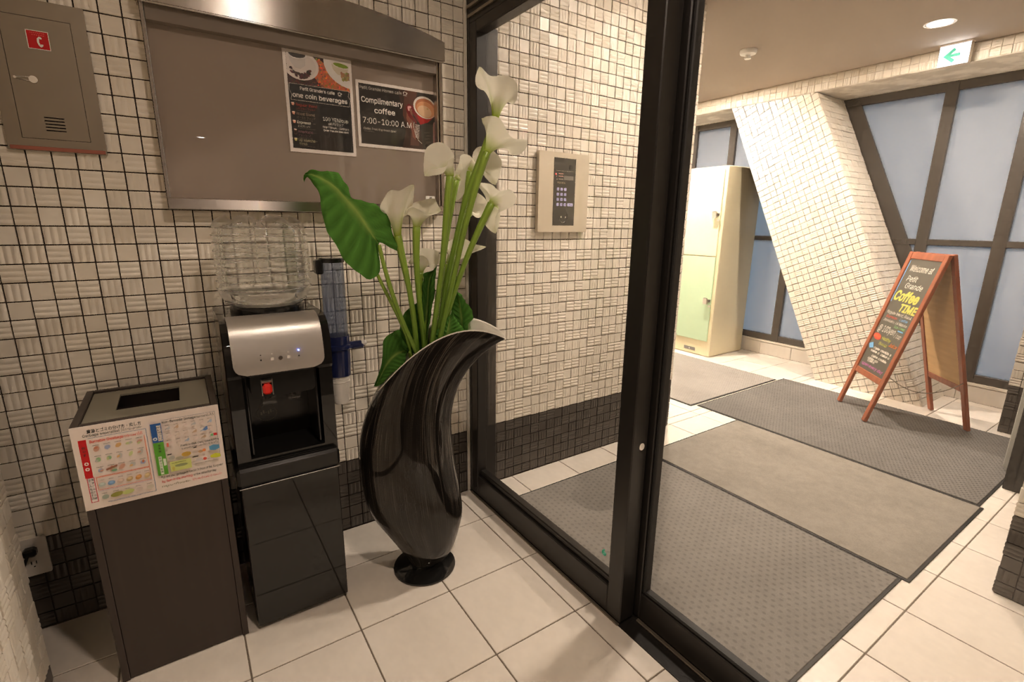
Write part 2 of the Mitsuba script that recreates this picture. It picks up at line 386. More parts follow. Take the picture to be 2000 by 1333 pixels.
tiled(wp, (0, -1.163, 0), (1, 0, 0), (0, 0, 1), (0, 1, 0), 4.44, 4.98, .30, 2.22, 4.44, .30, CREAM, limit=0, name='side_tile')
bp = struct('baseboard_pier', box(4.443, 5.2, -2.4, -1.166, 0, .299), 'm_grout', 'dark tile band at the foot of the pier')
tiled(bp, (4.44, 0, 0), (0, -1, 0), (0, 0, 1), (-1, 0, 0), 1.163, 1.7, .003, .299, 1.163, 0, DARK)
struct('wall_far_right', box(3.5, 4.45, -2.4, -2.3, 0, 2.4), 'm_plaster')
struct('wall_front', box(1.46, 2.56, -2.4, -2.3, 0, 2.4), 'm_plaster')
d2 = thing('door_2', 'dark entrance door frame with a pale upright edge strip at the right', None, kind='structure')
obj('jamb', box(3.53, 3.745, -2.3, -1.379, 0, 2.25, .003), 'm_black_frame', d2)
obj('edge_strip', box(3.75, 3.79, -1.352, -1.330, .03, 2.2, .002), 'm_aluminium', d2, label='pale aluminium edge strip')
obj('head', box(3.53, 3.79, -2.3, -1.33, 2.25, 2.33), 'm_black_frame', d2)

# diagonal brace, beam
XB = 4.55
wd = thing('wall_diagonal', 'leaning cream tiled brace column in front of the windows', None, kind='structure')
quad = Polygon([(-.04, 0), (-.748, 0), (.281, 2.22), (.985, 2.22)])
bm = onx(quad, 5.06, 5.06-XB-.005)
obj('core', bm, 'm_grout', wd)
ax = np.array([1.029, 2.22]); ax /= np.linalg.norm(ax); ac = np.array([-ax[1], ax[0]])      # along, across (towards -y and up)
o2 = np.array([-.04, 0.0])
loc = Polygon([((np.array(p)-o2)@ac, (np.array(p)-o2)@ax) for p in quad.exterior.coords[:-1]])
tiled(wd, (XB, o2[0], o2[1]), (0, ac[0], ac[1]), (0, ax[0], ax[1]), (-1, 0, 0), loc.bounds[0], loc.bounds[2], loc.bounds[1], loc.bounds[3], 0, 0, CREAM, clip_poly=loc)
o3 = np.array([-.748, 0.0])
tiled(wd, (0, o3[0]-.005*ac[0]*-1, o3[1]), (1, 0, 0), (0, ax[0], ax[1]), (0, ac[0], ac[1]), XB, 4.985, .0, 2.445, XB, 0, CREAM, limit=150, name='side_tile')
tb = thing('trim_2', 'tiled beam running along the top of the windows', None, kind='structure')
obj('core', box(XB+.005, 5.2, -2.4, 3.2, 2.226, CZ_HALL), 'm_soffit', tb)
obj('soffit', box(XB, 5.06, -2.4, 3.2, 2.222, 2.226), 'm_soffit', tb)
tiled(tb, (XB, 0, 0), (0, -1, 0), (0, 0, 1), (-1, 0, 0), -2.2, 2.0, 2.226, CZ_HALL, 0, 2.226, CREAM)

# windows in the plane x = 5
XW = 5.0
ww = struct('wall_window', box(5.0, 5.12, -2.4, 3.2, 0, .126), 'm_grout_floor', 'low plinth of white tiles below the windows')
for i in range(-4, 11):
    y0 = -1.43+.3*i+.02
    if y0 > 2.2 or y0 < -1.5: continue
    obj('tile', box(4.99, 5.0, y0+.0015, y0+.2985, .002, .118, .001), 'm_floor_tile', ww, 20)
obj('coping', box(4.985, 5.06, -1.6, 3.2, .12, .140, .002), 'm_plaster', ww)
def bars(L, x0=XW, d=.045): return cat(*[box(x0, x0+d, a, b, c, e, .003) for a, b, c, e in L])
def diag(y_bot, w, z0, z1, x=XW, d=.045):
    f = lambda z: y_bot+z*ax[0]/ax[1]
    return onx(Polygon([(f(z0), z0), (f(z0)-w, z0), (f(z1)-w, z1), (f(z1), z1)]), x+d, d)
w2 = thing('window_2', 'dark framed frosted window right of the leaning column', None, kind='structure')
obj('head', bars([(-2.3, .28, 2.160, 2.222)]), 'm_window_frame', w2)
obj('sill', bars([(-2.3, -.60, .140, .200)]), 'm_window_frame', w2)
obj('transom', bars([(-2.3, -.20, 1.098, 1.140)]), 'm_window_frame', w2)
obj('diagonal_jamb', diag(-.742, .115, .14, 2.22), 'm_window_frame', w2)
for y in (-.42, -.852, -1.285): obj('mullion', bars([(y-.036, y+.036, .14, 2.222)], XW-.006), 'm_window_frame', w2)
def pane(parent, a, b, z0, z1, clip=None):
    p = sbox(a, z0, b, z1)
    if clip is not None: p = p.intersection(clip)
    if not p.is_empty: obj('pane', onx(p, 5.026, .004), 'm_frosted', parent, False)
rgt = Polygon([(-.742-.05, 0), (-.742+2.3*ax[0]/ax[1]-.05, 2.3), (-3, 2.3), (-3, 0)])
for a, b in ((-.42, .4), (-.852, -.42), (-1.285, -.852), (-2.0, -1.285)):
    for z0, z1 in ((.17, 1.12), (1.12, 2.19)): pane(w2, a, b, z0, z1, rgt)
w3 = thing('window_3', 'dark framed frosted window behind the steel locker', None, kind='structure')
obj('head', bars([(.9, 3.2, 2.165, 2.222)]), 'm_window_frame', w3)
obj('sill', bars([(-.02, 3.2, .140, .200)]), 'm_window_frame', w3)
obj('transom', bars([(.45, 3.2, 1.088, 1.128)]), 'm_window_frame', w3)
obj('diagonal_jamb', diag(.055, .115, .14, 2.22), 'm_window_frame', w3)
for y in (.567, 1.24, 1.68, 2.5): obj('mullion', bars([(y-.034, y+.034, .14, 2.222)], XW-.006), 'm_window_frame', w3)
lft = Polygon([(.0, 0), (2.3*ax[0]/ax[1], 2.3), (4, 2.3), (4, 0)])
for a, b in ((-.02, .567), (.567, 1.24), (1.24, 1.68), (1.68, 2.5), (2.5, 3.2)):
    for z0, z1 in ((.17, 1.108), (1.108, 2.19)): pane(w3, a, b, z0, z1, lft)

# ------------------------------------------------------------------ glass partition between lobby and hall
XD = 1.356
tr = thing('trim_3', 'black door frame: wall post and header above the glass', None, kind='structure')
obj('wall_post', cat(box(XD, 1.466, -.020, -.003, 0, 2.32, .002), box(1.405, 1.466, -.05, -.02, 0, 1.94, .002)), 'm_black_frame', tr)
obj('header', box(XD, 1.466, -2.36, -.02, 1.945, 2.33, .003), 'm_black_frame', tr)
obj('track', cat(box(XD-.008, XD, -2.36, -.02, 1.962, 1.972, .001), box(XD-.012, XD, -2.36, -.02, 1.992, 2.002, .001)), 'm_steel_matt', tr)
w1 = thing('window_1', 'fixed glass panel in a black frame right of the flowers', None, kind='structure')
obj('stile', box(XD, 1.402, -.072, -.021, 0.006, 1.945, .003), 'm_black_frame', w1)
obj('stile', box(XD, 1.418, -.957, -.898, 0.006, 1.945, .003), 'm_black_frame', w1)
rail = box(XD, 1.402, -.898, -.072, .006, .105, .003)
obj('bottom_rail', rail, 'm_black_frame', w1)
obj('glazing_bead', cat(box(XD+.012, 1.402, -.898, -.072, .105, .128, .004), box(XD+.012, 1.40, -.898, -.885, .128, 1.9, .003)), 'm_black_frame', w1)
obj('top_rail', box(XD, 1.402, -.898, -.072, 1.905, 1.945, .003), 'm_black_frame', w1)
obj('pane', box(1.383, 1.385, -.899, -.071, .104, 1.906).slice_plane([0, 0, 0], [0, 0, 1]) if False else grid_mesh(np.array([[(1.384, -.899, .104), (1.384, -.071, .104)], [(1.384, -.899, 1.906), (1.384, -.071, 1.906)]], float)), 'm_glass', w1, False)
obj('seal_strip', box(XD-.010, XD, -.957, -.02, .0, .006, .001), 'm_steel_matt', w1)
obj('lock_cylinder', cat(cyl(.011, (1.392, -.957, .600), (1.392, -.9595, .600), 24), box(1.3905, 1.3935, -.9605, -.9595, .594, .606)), 'm_chrome', w1, label='round chrome lock cylinder')
d1 = thing('door_1', 'sliding glass door leaf in a black frame at the right', None, kind='structure')
obj('stile', box(1.424, 1.462, -.974, -.905, .006, 1.945, .003), 'm_black_frame', d1)
obj('stile', box(1.424, 1.462, -2.05, -1.98, .006, 1.945, .003), 'm_black_frame', d1)
obj('bottom_rail', box(1.424, 1.462, -1.98, -.974, .006, .098, .003), 'm_black_frame', d1)
obj('glazing_bead', cat(box(1.43, 1.458, -1.98, -.974, .098, .108, .003), box(1.43, 1.458, -.986, -.974, .098, 1.92, .003)), 'm_rubber', d1)
obj('top_rail', box(1.424, 1.462, -1.98, -.974, 1.915, 1.945, .003), 'm_black_frame', d1)
obj('pane', grid_mesh(np.array([[(1.444, -1.982, .096), (1.444, -.972, .096)], [(1.444, -1.982, 1.917), (1.444, -.972, 1.917)]], float)), 'm_glass', d1, False)
obj('guide_strip', box(1.412, 1.424, -2.05, -.974, .0, .006, .001), 'm_steel_matt', d1)

# ------------------------------------------------------------------ lamps
def downlight(x, y, z, L, label, r=.058):
    k = thing('ceiling_downlight', label, 'ceiling light')
    obj('trim_ring', rev([(r, 0), (r+.014, -.002), (r+.016, .0), (r+.014, .001), (r, .001)], 40, (x, y, z-.0005)), 'm_lamp_trim', k)
    a = np.linspace(0, 2*math.pi, 33)[:-1]
    v = np.vstack([[(0, 0, 0)], np.stack([r*np.cos(a), r*np.sin(a), 0*a], 1)])+np.array([x, y, z-.0012])
    f = np.array([(0, 1+(i+1) % 32, 1+i) for i in range(32)])
    kk = obj('lamp', trimesh.Trimesh(v, f, process=False), 'm_lamp_trim', k, False)
    scene[kk]['emitter'] = {'type': 'area', 'radiance': rgb(*L)}
for i, (x, y, k_) in enumerate(LOBBY_LAMPS): downlight(x, y, CZ_LOBBY, [c*k_ for c in LOBBY_LAMP], ['round ceiling downlight in the lobby above the viewer', 'round ceiling downlight further back in the lobby'][i])
for i, (x, y, k_) in enumerate(HALL_LAMPS): downlight(x, y, CZ_HALL, [c*k_ for c in HALL_LAMP], ['round bright downlight in the hall ceiling just above the arrow sign', 'round downlight in the hall ceiling by the locker', 'round downlight at the far end of the hall', 'round downlight in the hall ceiling over the nearest mats'][i])

# ------------------------------------------------------------------ flat printing: one coloured mesh per printed face
_FONTS = {'cjk': 'Noto Sans CJK Regular.woff2', 'thai': 'NotoSansThai*.woff2', 'latin': 'Inter.woff2'}
_TX = {}
def text_shape(s, font='latin', px=48, bold=0):
    """lettering as polygons: baseline at 0, one em = 1"""
    if (s, font, px, bold) in _TX: return _TX[s, font, px, bold]
    from PIL import Image, ImageDraw, ImageFont
    try: ft = ImageFont.truetype(glob.glob('/opt/blender-*/*/datafiles/fonts/'+_FONTS[font])[0], px)
    except Exception:
        _TX[s, font, px, bold] = union_all([sbox(.55*i, 0, .55*i+.4, .7) for i, c in enumerate(s) if c != ' ']); return _TX[s, font, px, bold]
    x0, y0, x1, y1 = ft.getbbox(s, anchor='ls', stroke_width=bold)
    im = Image.new('L', (x1-x0+8, y1-y0+8))
    ImageDraw.Draw(im).text((4-x0, 4-y0), s, 255, ft, anchor='ls', stroke_width=bold)
    on = np.pad(np.asarray(im) > 120, ((0, 0), (1, 1))).astype(np.int8)
    rows, st = np.nonzero(np.diff(on, axis=1) == 1); en = np.nonzero(np.diff(on, axis=1) == -1)[1]
    g = union_all(vbox(st, -rows-1, en, -rows)).buffer(.55).buffer(-.55).simplify(.55)
    g = affinity.affine_transform(g, [1/px, 0, 0, 1/px, -4/px, (4-y0)/px])
    _TX[s, font, px, bold] = g; return g

def srgb(*c): return tuple((x/255/12.92 if x/255 <= .04045 else ((x/255+.055)/1.055)**2.4) for x in c)

class Print:
    """flat layers of colour in a plane: x to the right, y up, in metres, layer upon layer"""
    def __init__(s, step=.00006): s.v, s.f, s.c, s.n, s.z, s.step = [], [], [], 0, 0.0, step
    def poly(s, g, col, lift=True):
        if lift: s.z += s.step
        for p in getattr(g, 'geoms', [g]):
            if p.is_empty or p.geom_type != 'Polygon' or p.area < 1e-9: continue
            v, f = trimesh.creation.triangulate_polygon(p, engine='earcut')
            s.v.append(np.c_[v, np.full(len(v), s.z)]); s.f.append(np.asarray(f)+s.n); s.c.append(np.tile(col, (len(v), 1))); s.n += len(v)
    def rect(s, x0, y0, x1, y1, col, **k): s.poly(sbox(x0, y0, x1, y1), col, **k)
    def ell(s, x, y, a, b, col, rot=0, clip=None, **k):
        g = affinity.rotate(affinity.scale(Point(0, 0).buffer(1, quad_segs=10), a, b), rot, origin=(0, 0)); g = affinity.translate(g, x, y)
        s.poly(g if clip is None else g.intersection(clip), col, **k)
    def line(s, pts, w, col, **k): s.poly(LineString(pts).buffer(w/2, quad_segs=2), col, **k)
    def text(s, t, x, y, h, col, font='latin', width=None, align='l', bold=0, rot=0, shear=0, px=48):
        g = text_shape(t, font, px, bold); a, b, c, d = g.bounds
        k = h/.73; kx = k if width is None else width/(c-a)
        g = affinity.affine_transform(g, [kx, shear*k, 0, k, 0, 0])
        w = g.bounds[2]-g.bounds[0]; dx = {'l': 0, 'c': -w/2, 'r': -w}[align]-g.bounds[0]
        g = affinity.translate(g, dx, 0)
        if rot: g = affinity.rotate(g, rot, origin=(0, 0))
        s.poly(affinity.translate(g, x, y), col)
    def mesh(s, M):
        v = np.vstack(s.v); v = v@np.array(M)[:3, :3].T+np.array(M)[:3, 3]
        return trimesh.Trimesh(v, np.vstack(s.f), process=False), np.vstack(s.c)
def plane_M(o, u, v):
    u, v = np.array(u, float), np.array(v, float); M = np.eye(4); M[:3, 0], M[:3, 1], M[:3, 2], M[:3, 3] = u, v, np.cross(u, v), o; return M
def print_obj(name, P, M, parent, m='m_print', **k):
    mesh, c = P.mesh(M); return obj(name, mesh, m, parent, False, color=c, **k)
WHITE = srgb(244, 236, 230)

# ------------------------------------------------------------------ notice board
nb = thing('notice_board', 'large brushed steel notice board case with an arched top on the tiled wall', 'notice board')
bx0, bx1, bz0, bz1 = .340, 1.226, 1.250, 1.786
obj('backing_panel', box(bx0+.006, bx1-.006, -.016, -.0045, bz0+.006, bz1+.03), 'm_felt', nb, label='grey brown fabric pin-up surface')
def steel(name, m, **k): return obj(name, m, 'm_steel', nb, False, uv=planar_uv(m), **k)
steel('side_frame', box(bx0, bx0+.010, -.052, -.0045, bz0, bz1, .0015)); steel('side_frame', box(bx1-.012, bx1, -.052, -.0045, bz0, bz1, .0015))
steel('inner_frame', box(bx1-.021, bx1-.0145, -.046, -.017, bz0+.034, bz1, .001))
steel('bottom_frame', box(bx0, bx1, -.055, -.0045, bz0, bz0+.033, .002))
aw, ah = (bx1-bx0)/2+.006, .058
arc = [(bx0-.004, bz1)]+[((bx0+bx1)/2+aw*q, 1.848+ah*(1-q*q)) for q in np.linspace(-1, 1, 33)]+[(bx1+.006, bz1)]
steel('arched_hood', flip_y(Polygon(arc), -.0045, .058), label='arched brushed steel hood')
steel('hood_lip', box(bx0+.004, bx1-.002, -.066, -.056, bz1-.006, bz1, .002))
obj('shaded_top_track', box(bx0+.011, bx1-.022, -.047, -.017, bz1-.042, bz1-.002, .001), 'm_track_shaded', nb)  # track rail, its dark colour painting the shadow band under the hood
obj('glass_door', grid_mesh(np.array([[(bx0+.010, -.044, bz0+.033), (bx1-.012, -.044, bz0+.033)], [(bx0+.010, -.044, bz1-.03), (bx1-.012, -.044, bz1-.03)]], float)), 'm_glass_case', nb, False)
obj('lock_label', box(1.150, 1.188, -.0462, -.0445, 1.298, 1.318, .0004), 'm_white_plastic', nb, label='small white lock label')
obj('lock_mark', cat(box(1.166, 1.169, -.0468, -.0462, 1.303, 1.314), box(1.171, 1.174, -.0468, -.0462, 1.303, 1.314)), 'm_black_satin', nb)

# poster with the drinks menu
pw, ph = .2135, .303
p1 = thing('poster', 'upright black coffee menu poster with two cups at the top', 'poster')
obj('sheet', box(.692, .692+pw, -.0185, -.0165, 1.441, 1.441+ph), 'm_white_plastic', p1, False)
P = Print(); mrg = .0095
P.rect(0, 0, pw, ph, WHITE)
ix0, ix1, iy0, iy1 = mrg, pw-mrg, mrg+.002, ph-mrg
blk = srgb(30, 27, 24); P.rect(ix0, iy0, ix1, iy1, blk)
py = .203; inner = sbox(ix0, py, ix1, iy1)
P.rect(ix0, py, ix1, iy1, srgb(56, 30, 26))
R2 = random.Random(3)
for q in range(170):
    x, y = R2.uniform(ix0, .115), R2.uniform(py, py+.035); P.ell(x, y, .0035, .0023, srgb(*[int(v*R2.uniform(.6, 1.5)) for v in (70, 38, 34)]), R2.uniform(0, 180), inner, lift=q % 20 == 0)
P.poly(Polygon([(.090, py+.03), (.095, iy1-.01), (.112, iy1-.006), (.2, py+.025), (ix1, py+.02), (ix1, py), (.125, py)]).intersection(inner), srgb(200, 105, 62))
for q in range(230):
    x = R2.uniform(.092, ix1); y = R2.uniform(py, py+.09-.35*max(0, x-.1))
    P.ell(x, y, .0032, .0022, srgb(*[int(min(255, v*R2.uniform(.65, 1.2))) for v in (214, 125, 78)]), R2.uniform(0, 180), inner, lift=q % 20 == 0)
P.ell(.052, .262, .055, .044, srgb(232, 222, 216), 0, inner)
P.ell(.052, .262, .046, .036, srgb(222, 212, 206), 0, inner)
P.ell(.200, .278, .078, .062, srgb(238, 232, 226), -18, inner)
P.poly(Polygon([(.018, .292), (.068, .292), (.066, .262), (.05, .250), (.034, .252), (.02, .27)]).intersection(inner), srgb(205, 198, 194))
P.ell(.043, .292, .029, .013, srgb(240, 234, 230), 0, inner); P.ell(.043, .292, .025, .0105, srgb(40, 34, 26), 0, inner)
for q in range(60):
    w = R2.uniform(0, 1); x = .018+w*.062; y = .249-.018*math.sin(w*3.0)+R2.uniform(-.008, .006)
    P.ell(x, y, .0042, .0028, srgb(*[int(v*R2.uniform(.6, 1.5)) for v in (66, 36, 34)]), R2.uniform(0, 180), inner, lift=q % 15 == 0)
P.poly(Polygon([(.148, .282), (.202, .275), (.198, .262), (.186, .250), (.166, .252), (.152, .266)]).intersection(inner), srgb(216, 205, 184))
P.ell(.178, .281, .028, .0085, srgb(232, 224, 205), -6, inner); P.ell(.178, .281, .024, .0062, srgb(128, 152, 42), -6, inner)
for q in range(26): P.ell(R2.uniform(.178, .203), R2.uniform(.238, .262), .0055, .004, srgb(*[int(v*R2.uniform(.8, 1.15)) for v in (165, 145, 92)]), R2.uniform(0, 180), inner, lift=q % 8 == 0)
ban = [(.013, .205), (.2, .205), (.196, .190), (.203, .178), (.198, .157), (.014, .157), (.018, .172), (.011, .186)]
P.poly(Polygon(ban), srgb(26, 24, 22)); P.line(ban+[ban[0]], .0011, srgb(215, 205, 195))
P.text("Petit Grande's cafe", .098, .1885, .0095, WHITE, width=.108, align='c', bold=1)
def cup_icon(P, x, y, s, col):
    P.line([(x-s, y+s*.8), (x-s*.8, y-s*.2), (x-s*.3, y-s*.6), (x+s*.3, y-s*.6), (x+s*.8, y-s*.2), (x+s, y+s*.8), (x-s, y+s*.8)], s*.28, col)
    P.line([(x+s, y+s*.6), (x+s*1.5, y+s*.4), (x+s*.9, y-s*.1)], s*.25, col); P.line([(x-s, y-s*.95), (x+s, y-s*.95)], s*.2, col); P.line([(x, y+s*1.1), (x, y+s*1.5)], s*.2, col)
cup_icon(P, .168, .192, .0052, WHITE)
P.text('one coin beverages', .106, .1655, .0135, WHITE, width=.172, align='c', bold=1)
items = [('Regular Blend', 'レギュラー ブレンド', (150, 52, 40), .140), ('Roast Blend', 'ロースト ブレンド', (128, 112, 96), .113), ('Espresso', 'エスプレッソ', (225, 218, 205), .087), ('Americano', 'アメリカーノ', (120, 86, 92), .059), ('Uji Matcha', '宇治抹茶', (160, 152, 126), .033)]
for i, (a, b, c, y) in enumerate(items):
    P.text(a, .027, y, .0082, srgb(*c), width=.0047*len(a)+.004, bold=1); P.text(b, .028, y-.0105, .0062, srgb(*c), 'cjk', width=min(.058, .0062*len(b)))
    P.line([(.076, y+.003), (.084, y+.003)], .0006, srgb(120, 112, 104))
    P.line([(.029, y-.0145), (.07+.006*(i % 3), y-.0145)], .0012, srgb(88, 82, 76))
    if i == 3:
        P.rect(.0155, y-.006, .0235, y+.009, srgb(92, 66, 52)); P.rect(.0165, y-.004, .0225, y+.004, srgb(32, 18, 14)); P.ell(.0195, y+.009, .0045, .002, srgb(236, 215, 200))
    else: P.poly(Polygon([(.013, y+.008), (.0235, y+.008), (.021, y), (.0155, y)]), srgb(205, 198, 120) if i == 4 else srgb(226, 166, 140)); P.ell(.0182, y+.008, .005, .0015, srgb(245, 225, 210))
P.text('100 YEN/cup', .149, .104, .0115, WHITE, width=.082, align='c'); P.text('100 円/カップ', .149, .0925, .0075, WHITE, 'cjk', width=.05, align='c')
P.text('From 7:00 a.m. - 11:00 p.m', .1485, .0815, .006, WHITE, width=.085, align='c', bold=1); P.text('Order from the front desk', .1485, .0715, .006, WHITE, width=.082, align='c', bold=1)
for q in range(14):
    x = R2.uniform(.08, .198); P.rect(x, .014, x+.006, R2.uniform(.03, .062), srgb(38, 35, 32), lift=q == 0)
print_obj('printed_face', P, plane_M((.692, -.0187, 1.441), (1, 0, 0), (0, 0, 1)), p1)

# poster for the free coffee
pw, ph = .303, .2135
p2 = thing('poster', 'landscape brown coffee poster with a red cup', 'poster')
obj('sheet', box(.9165, .9165+pw, -.0185, -.0165, 1.4765, 1.4765+ph), 'm_white_plastic', p2, False)
P = Print(); P.rect(0, 0, pw, ph, WHITE); m = .0095
full = sbox(m, m+.001, pw-m, ph-m); P.poly(full, srgb(40, 34, 29))
P.poly(Polygon([(.15, ph-m), (.225, ph-m), (.215, .12), (.235, .07), (.24, m), (.16, m), (.175, .07)]), srgb(62, 42, 33))
P.poly(Polygon([(.175, ph-m), (.222, ph-m), (.205, .12), (.226, .07), (.225, .02), (.19, .02), (.195, .07), (.165, .12)]), srgb(92, 56, 44))
P.poly(Polygon([(.182, .15), (.205, .15), (.2, .11), (.215, .07), (.212, .04), (.2, .05), (.198, .07), (.178, .11)]), srgb(136, 82, 66))
P.poly(Polygon([(.232, .10), (.285, .10), (.285, .075), (.278, m), (.24, m)]).intersection(full), srgb(58, 54, 46))
P.poly(Polygon([(.283, .10), (pw-m, .125), (pw-m, m), (.281, m)]), srgb(150, 108, 102))
P.poly(Polygon([(.205, .155), (.228, .115), (.236, .092), (.222, .105), (.2, .135)]).intersection(full), srgb(120, 16, 20))
P.poly(Polygon([(.212, .165), (.218, .13), (.232, .095), (.262, .105), (.29, .13)]).intersection(full), srgb(176, 26, 26))
P.line([(.204, .148), (.190, .155), (.182, .144), (.192, .122), (.212, .103)], .012, srgb(112, 20, 22)); P.line([(.195, .150), (.187, .149), (.188, .140)], .007, srgb(226, 165, 165))
P.ell(.252, .155, .046, .037, srgb(236, 224, 214), -14, full); P.ell(.254, .153, .041, .032, srgb(196, 122, 82), -14, full)
P.ell(.255, .148, .037, .027, srgb(222, 158, 112), -14, full); P.ell(.250, .142, .028, .019, srgb(236, 196, 158), -14, full); P.ell(.262, .152, .004, .003, srgb(210, 170, 120), 0, full)
for i in range(9): P.line([(.212, .092-.0052*i), (.229-.0007*i, .0915-.0055*i)], .0022, srgb(226, 214, 206)); 
P.line([(.207, .1), (.204, .085), (.211, .06), (.222, .04), (.235, .03)], .0022, srgb(205, 194, 184))
for i in range(5): P.ell(.258+.004*(i % 2), .07-.011*i, .012, .0022, srgb(84, 78, 68), 8, full)
P.ell(.256, .023, .012, .011, srgb(74, 66, 58), 0, full); P.ell(.256, .023, .008, .007, srgb(46, 42, 36), 0, full)
P.text('Petit Grande Homes cafe', .0125, .186, .010, srgb(205, 196, 188), width=.150); cup_icon(P, .175, .191, .0065, srgb(225, 216, 208))
P.text('Complimentary', .0155, .145, .017, WHITE, width=.150, bold=1); P.text('coffee', .060, .114, .017, WHITE, width=.075, bold=1)
P.text('7:00-10:00 A.M', .018, .078, .0185, WHITE, width=.178); P.text('Order from the front desk', .019, .057, .0075, srgb(205, 196, 188), width=.118)
P.line([(.02, .052), (.055, .052)], .0014, srgb(110, 102, 94))
print_obj('printed_face', P, plane_M((.9165, -.0187, 1.4765), (1, 0, 0), (0, 0, 1)), p2)

# ------------------------------------------------------------------ emergency telephone cabinet
tc = thing('telephone_cabinet', 'flat brownish steel wall cabinet with a red telephone sticker', 'cabinet')
obj('frame', flip_y(sbox(.022, 1.392, .219, 1.748).difference(sbox(.0525, 1.421, .1885, 1.7085)), -.004, .010), 'm_steel_matt', tc)
obj('back', box(.05, .19, -.0055, -.004, 1.42, 1.71), 'm_black_satin', tc)
obj('lower_edge', box(.026, .216, -.0150, -.0141, 1.3925, 1.402, .0004), 'm_red_edge', tc, label='reddish lower edge')
vents = union_all([sbox(.102, 1.4745-.0078*i-.0014, .1415, 1.4745-.0078*i+.0014) for i in range(5)])
dr_ = obj('door', flip_y(sbox(.0535, 1.422, .1875, 1.7075).difference(vents), -.0075, .0062), 'm_steel_matt', tc)
obj('handle', cat(cyl(.0085, (.096, -.0137, 1.563), (.096, -.017, 1.563), 24), sweep([(.062, -.0145, 1.5635), (.075, -.016, 1.560), (.091, -.0165, 1.5585)], .0009, 6, 10), sweep([(.062, -.0145, 1.565), (.078, -.016, 1.567), (.092, -.0165, 1.567)], .0009, 6, 10), cyl(.003, (.062, -.0137, 1.564), (.062, -.0165, 1.564), 12)), 'm_chrome', dr_, label='recessed chrome pull ring')
P = Print(); P.rect(0, 0, .043, .043, WHITE); P.rect(.0015, .0015, .0415, .0415, srgb(190, 22, 26))
P.line([(.0250, .0275), (.0215, .0245), (.0205, .0175), (.0225, .0105), (.0255, .0075)], .0042, WHITE); P.line([(.0245, .0275), (.0265, .0262)], .005, WHITE); P.line([(.0250, .0085), (.0275, .0105)], .005, WHITE)
for i in range(8): P.rect(.0075+.0036*i, .0365, .0100+.0036*i, .0385, srgb(226, 90, 88), lift=i == 0)
for i in range(6): P.rect(.0105+.0042*i, .0318, .0132+.0042*i, .0338, srgb(226, 90, 88), lift=i == 0)
print_obj('sticker', P, plane_M((.0985, -.0139, 1.6355), (1, 0, 0), (0, 0, 1)), tc, label='red sticker with a white handset')

# ------------------------------------------------------------------ wall socket with plug
ok = thing('wall_outlet', 'white double wall socket low on the tiles beside the bin', 'outlet')
obj('plate', flip_y(rrect(-.152, -.080, .190, .310, .006), -.0045, .007), 'm_outlet', ok, 25)
for z in (.272, .232):
    obj('socket_slot', cat(*[box(x-.001, x+.001, -.0121, -.0115, z-.005, z+.005) for x in (-.121, -.110)], box(-.1175, -.1135, -.0121, -.0115, z-.014, z-.011)), 'm_black_satin', ok)
pl = thing('power_plug', 'black power plug in the wall socket with its cable', 'plug')
obj('body', cat(box(-.130, -.100, -.040, -.0122, .262, .288, .006), ), 'm_black_satin', pl)
obj('cable', sweep([(-.118, -.038, .272), (-.128, -.050, .250), (-.155, -.052, .20), (-.20, -.045, .09), (-.24, -.06, .006), (-.33, -.10, .006)], .0042, 8, 26), 'm_black_satin', pl)

# ------------------------------------------------------------------ waste bin
B0, B1, BF, BR, BZ = .084, .387, -.3625, -.058, .742
wbn = thing('waste_bin', 'tall dark brown box waste bin with a rectangular opening in its lid', 'waste bin')
obj('side_panel', box(B0, B0+.016, BF, BR, .0, BZ, .001), 'm_bin', wbn); obj('side_panel', box(B1-.016, B1, BF, BR, .0, BZ, .001), 'm_bin', wbn)
obj('front_panel', box(B0+.0165, B1-.0165, BF+.0035, BF+.018, .003, BZ, .001), 'm_bin', wbn); obj('back_panel', box(B0+.0165, B1-.0165, BR-.016, BR, .0, BZ, .001), 'm_bin', wbn)
obj('base', box(B0+.017, B1-.017, BF+.019, BR-.017, .004, .02), 'm_bin', wbn)
lid = sbox(.1015, BF+.0195, .3695, BR-.0175).difference(sbox(.163, -.258, .302, -.118))
lm = extr(lid, .005); lm.apply_translation((0, 0, BZ-.011)); obj('lid', lm, 'm_bin_lid', wbn, label='grey green lid plate with a rectangular slot')
nn, L = 16, []
for i in range(nn+1):
    w = i/nn; L.append([(.150+.165*q, -.27+.165*w, .640+.032*mikit.meshkit.noise(np.array([q*6, w*6, 1.]))*1.6-.02*(1-2*abs(q-.5))) for q in np.linspace(0, 1, nn+1)])
obj('bin_liner', grid_mesh(np.array(L)), 'm_liner', wbn, True, label='crumpled pale plastic bag inside')

nw, nh = .303, .218
ns = thing('sorting_notice', 'white waste sorting sheet with coloured pictures on the bin front', 'notice')
obj('sheet', box(B0-.0005, B1-.0015, BF-.0012, BF-.0002, BZ-.219, BZ-.001), 'm_white_plastic', ns, False)
P = Print(); P.rect(0, 0, nw, nh, srgb(240, 228, 220))
RED, BLU, GRN, INK = srgb(196, 24, 30), srgb(38, 88, 158), srgb(92, 168, 52), srgb(40, 36, 34)
P.text('資源とゴミの分け方・出し方', .030, .199, .0075, INK, 'cjk', width=.105, bold=1, px=40)
P.text('Garbage seperation', .021, .190, .0065, INK, width=.070, bold=1); P.text('วิธีการแยกขยะ', .093, .190, .0065, INK, 'thai', width=.043)
P.line([(.03, .186), (.142, .186), (.142, .012), (.045, .012)], .0012, srgb(120, 132, 160))
P.rect(.011, .085, .026, .184, RED); P.rect(.013, .019, .0275, .085, srgb(196, 60, 80)); P.rect(.0145, .0205, .0260, .0835, srgb(246, 236, 232))
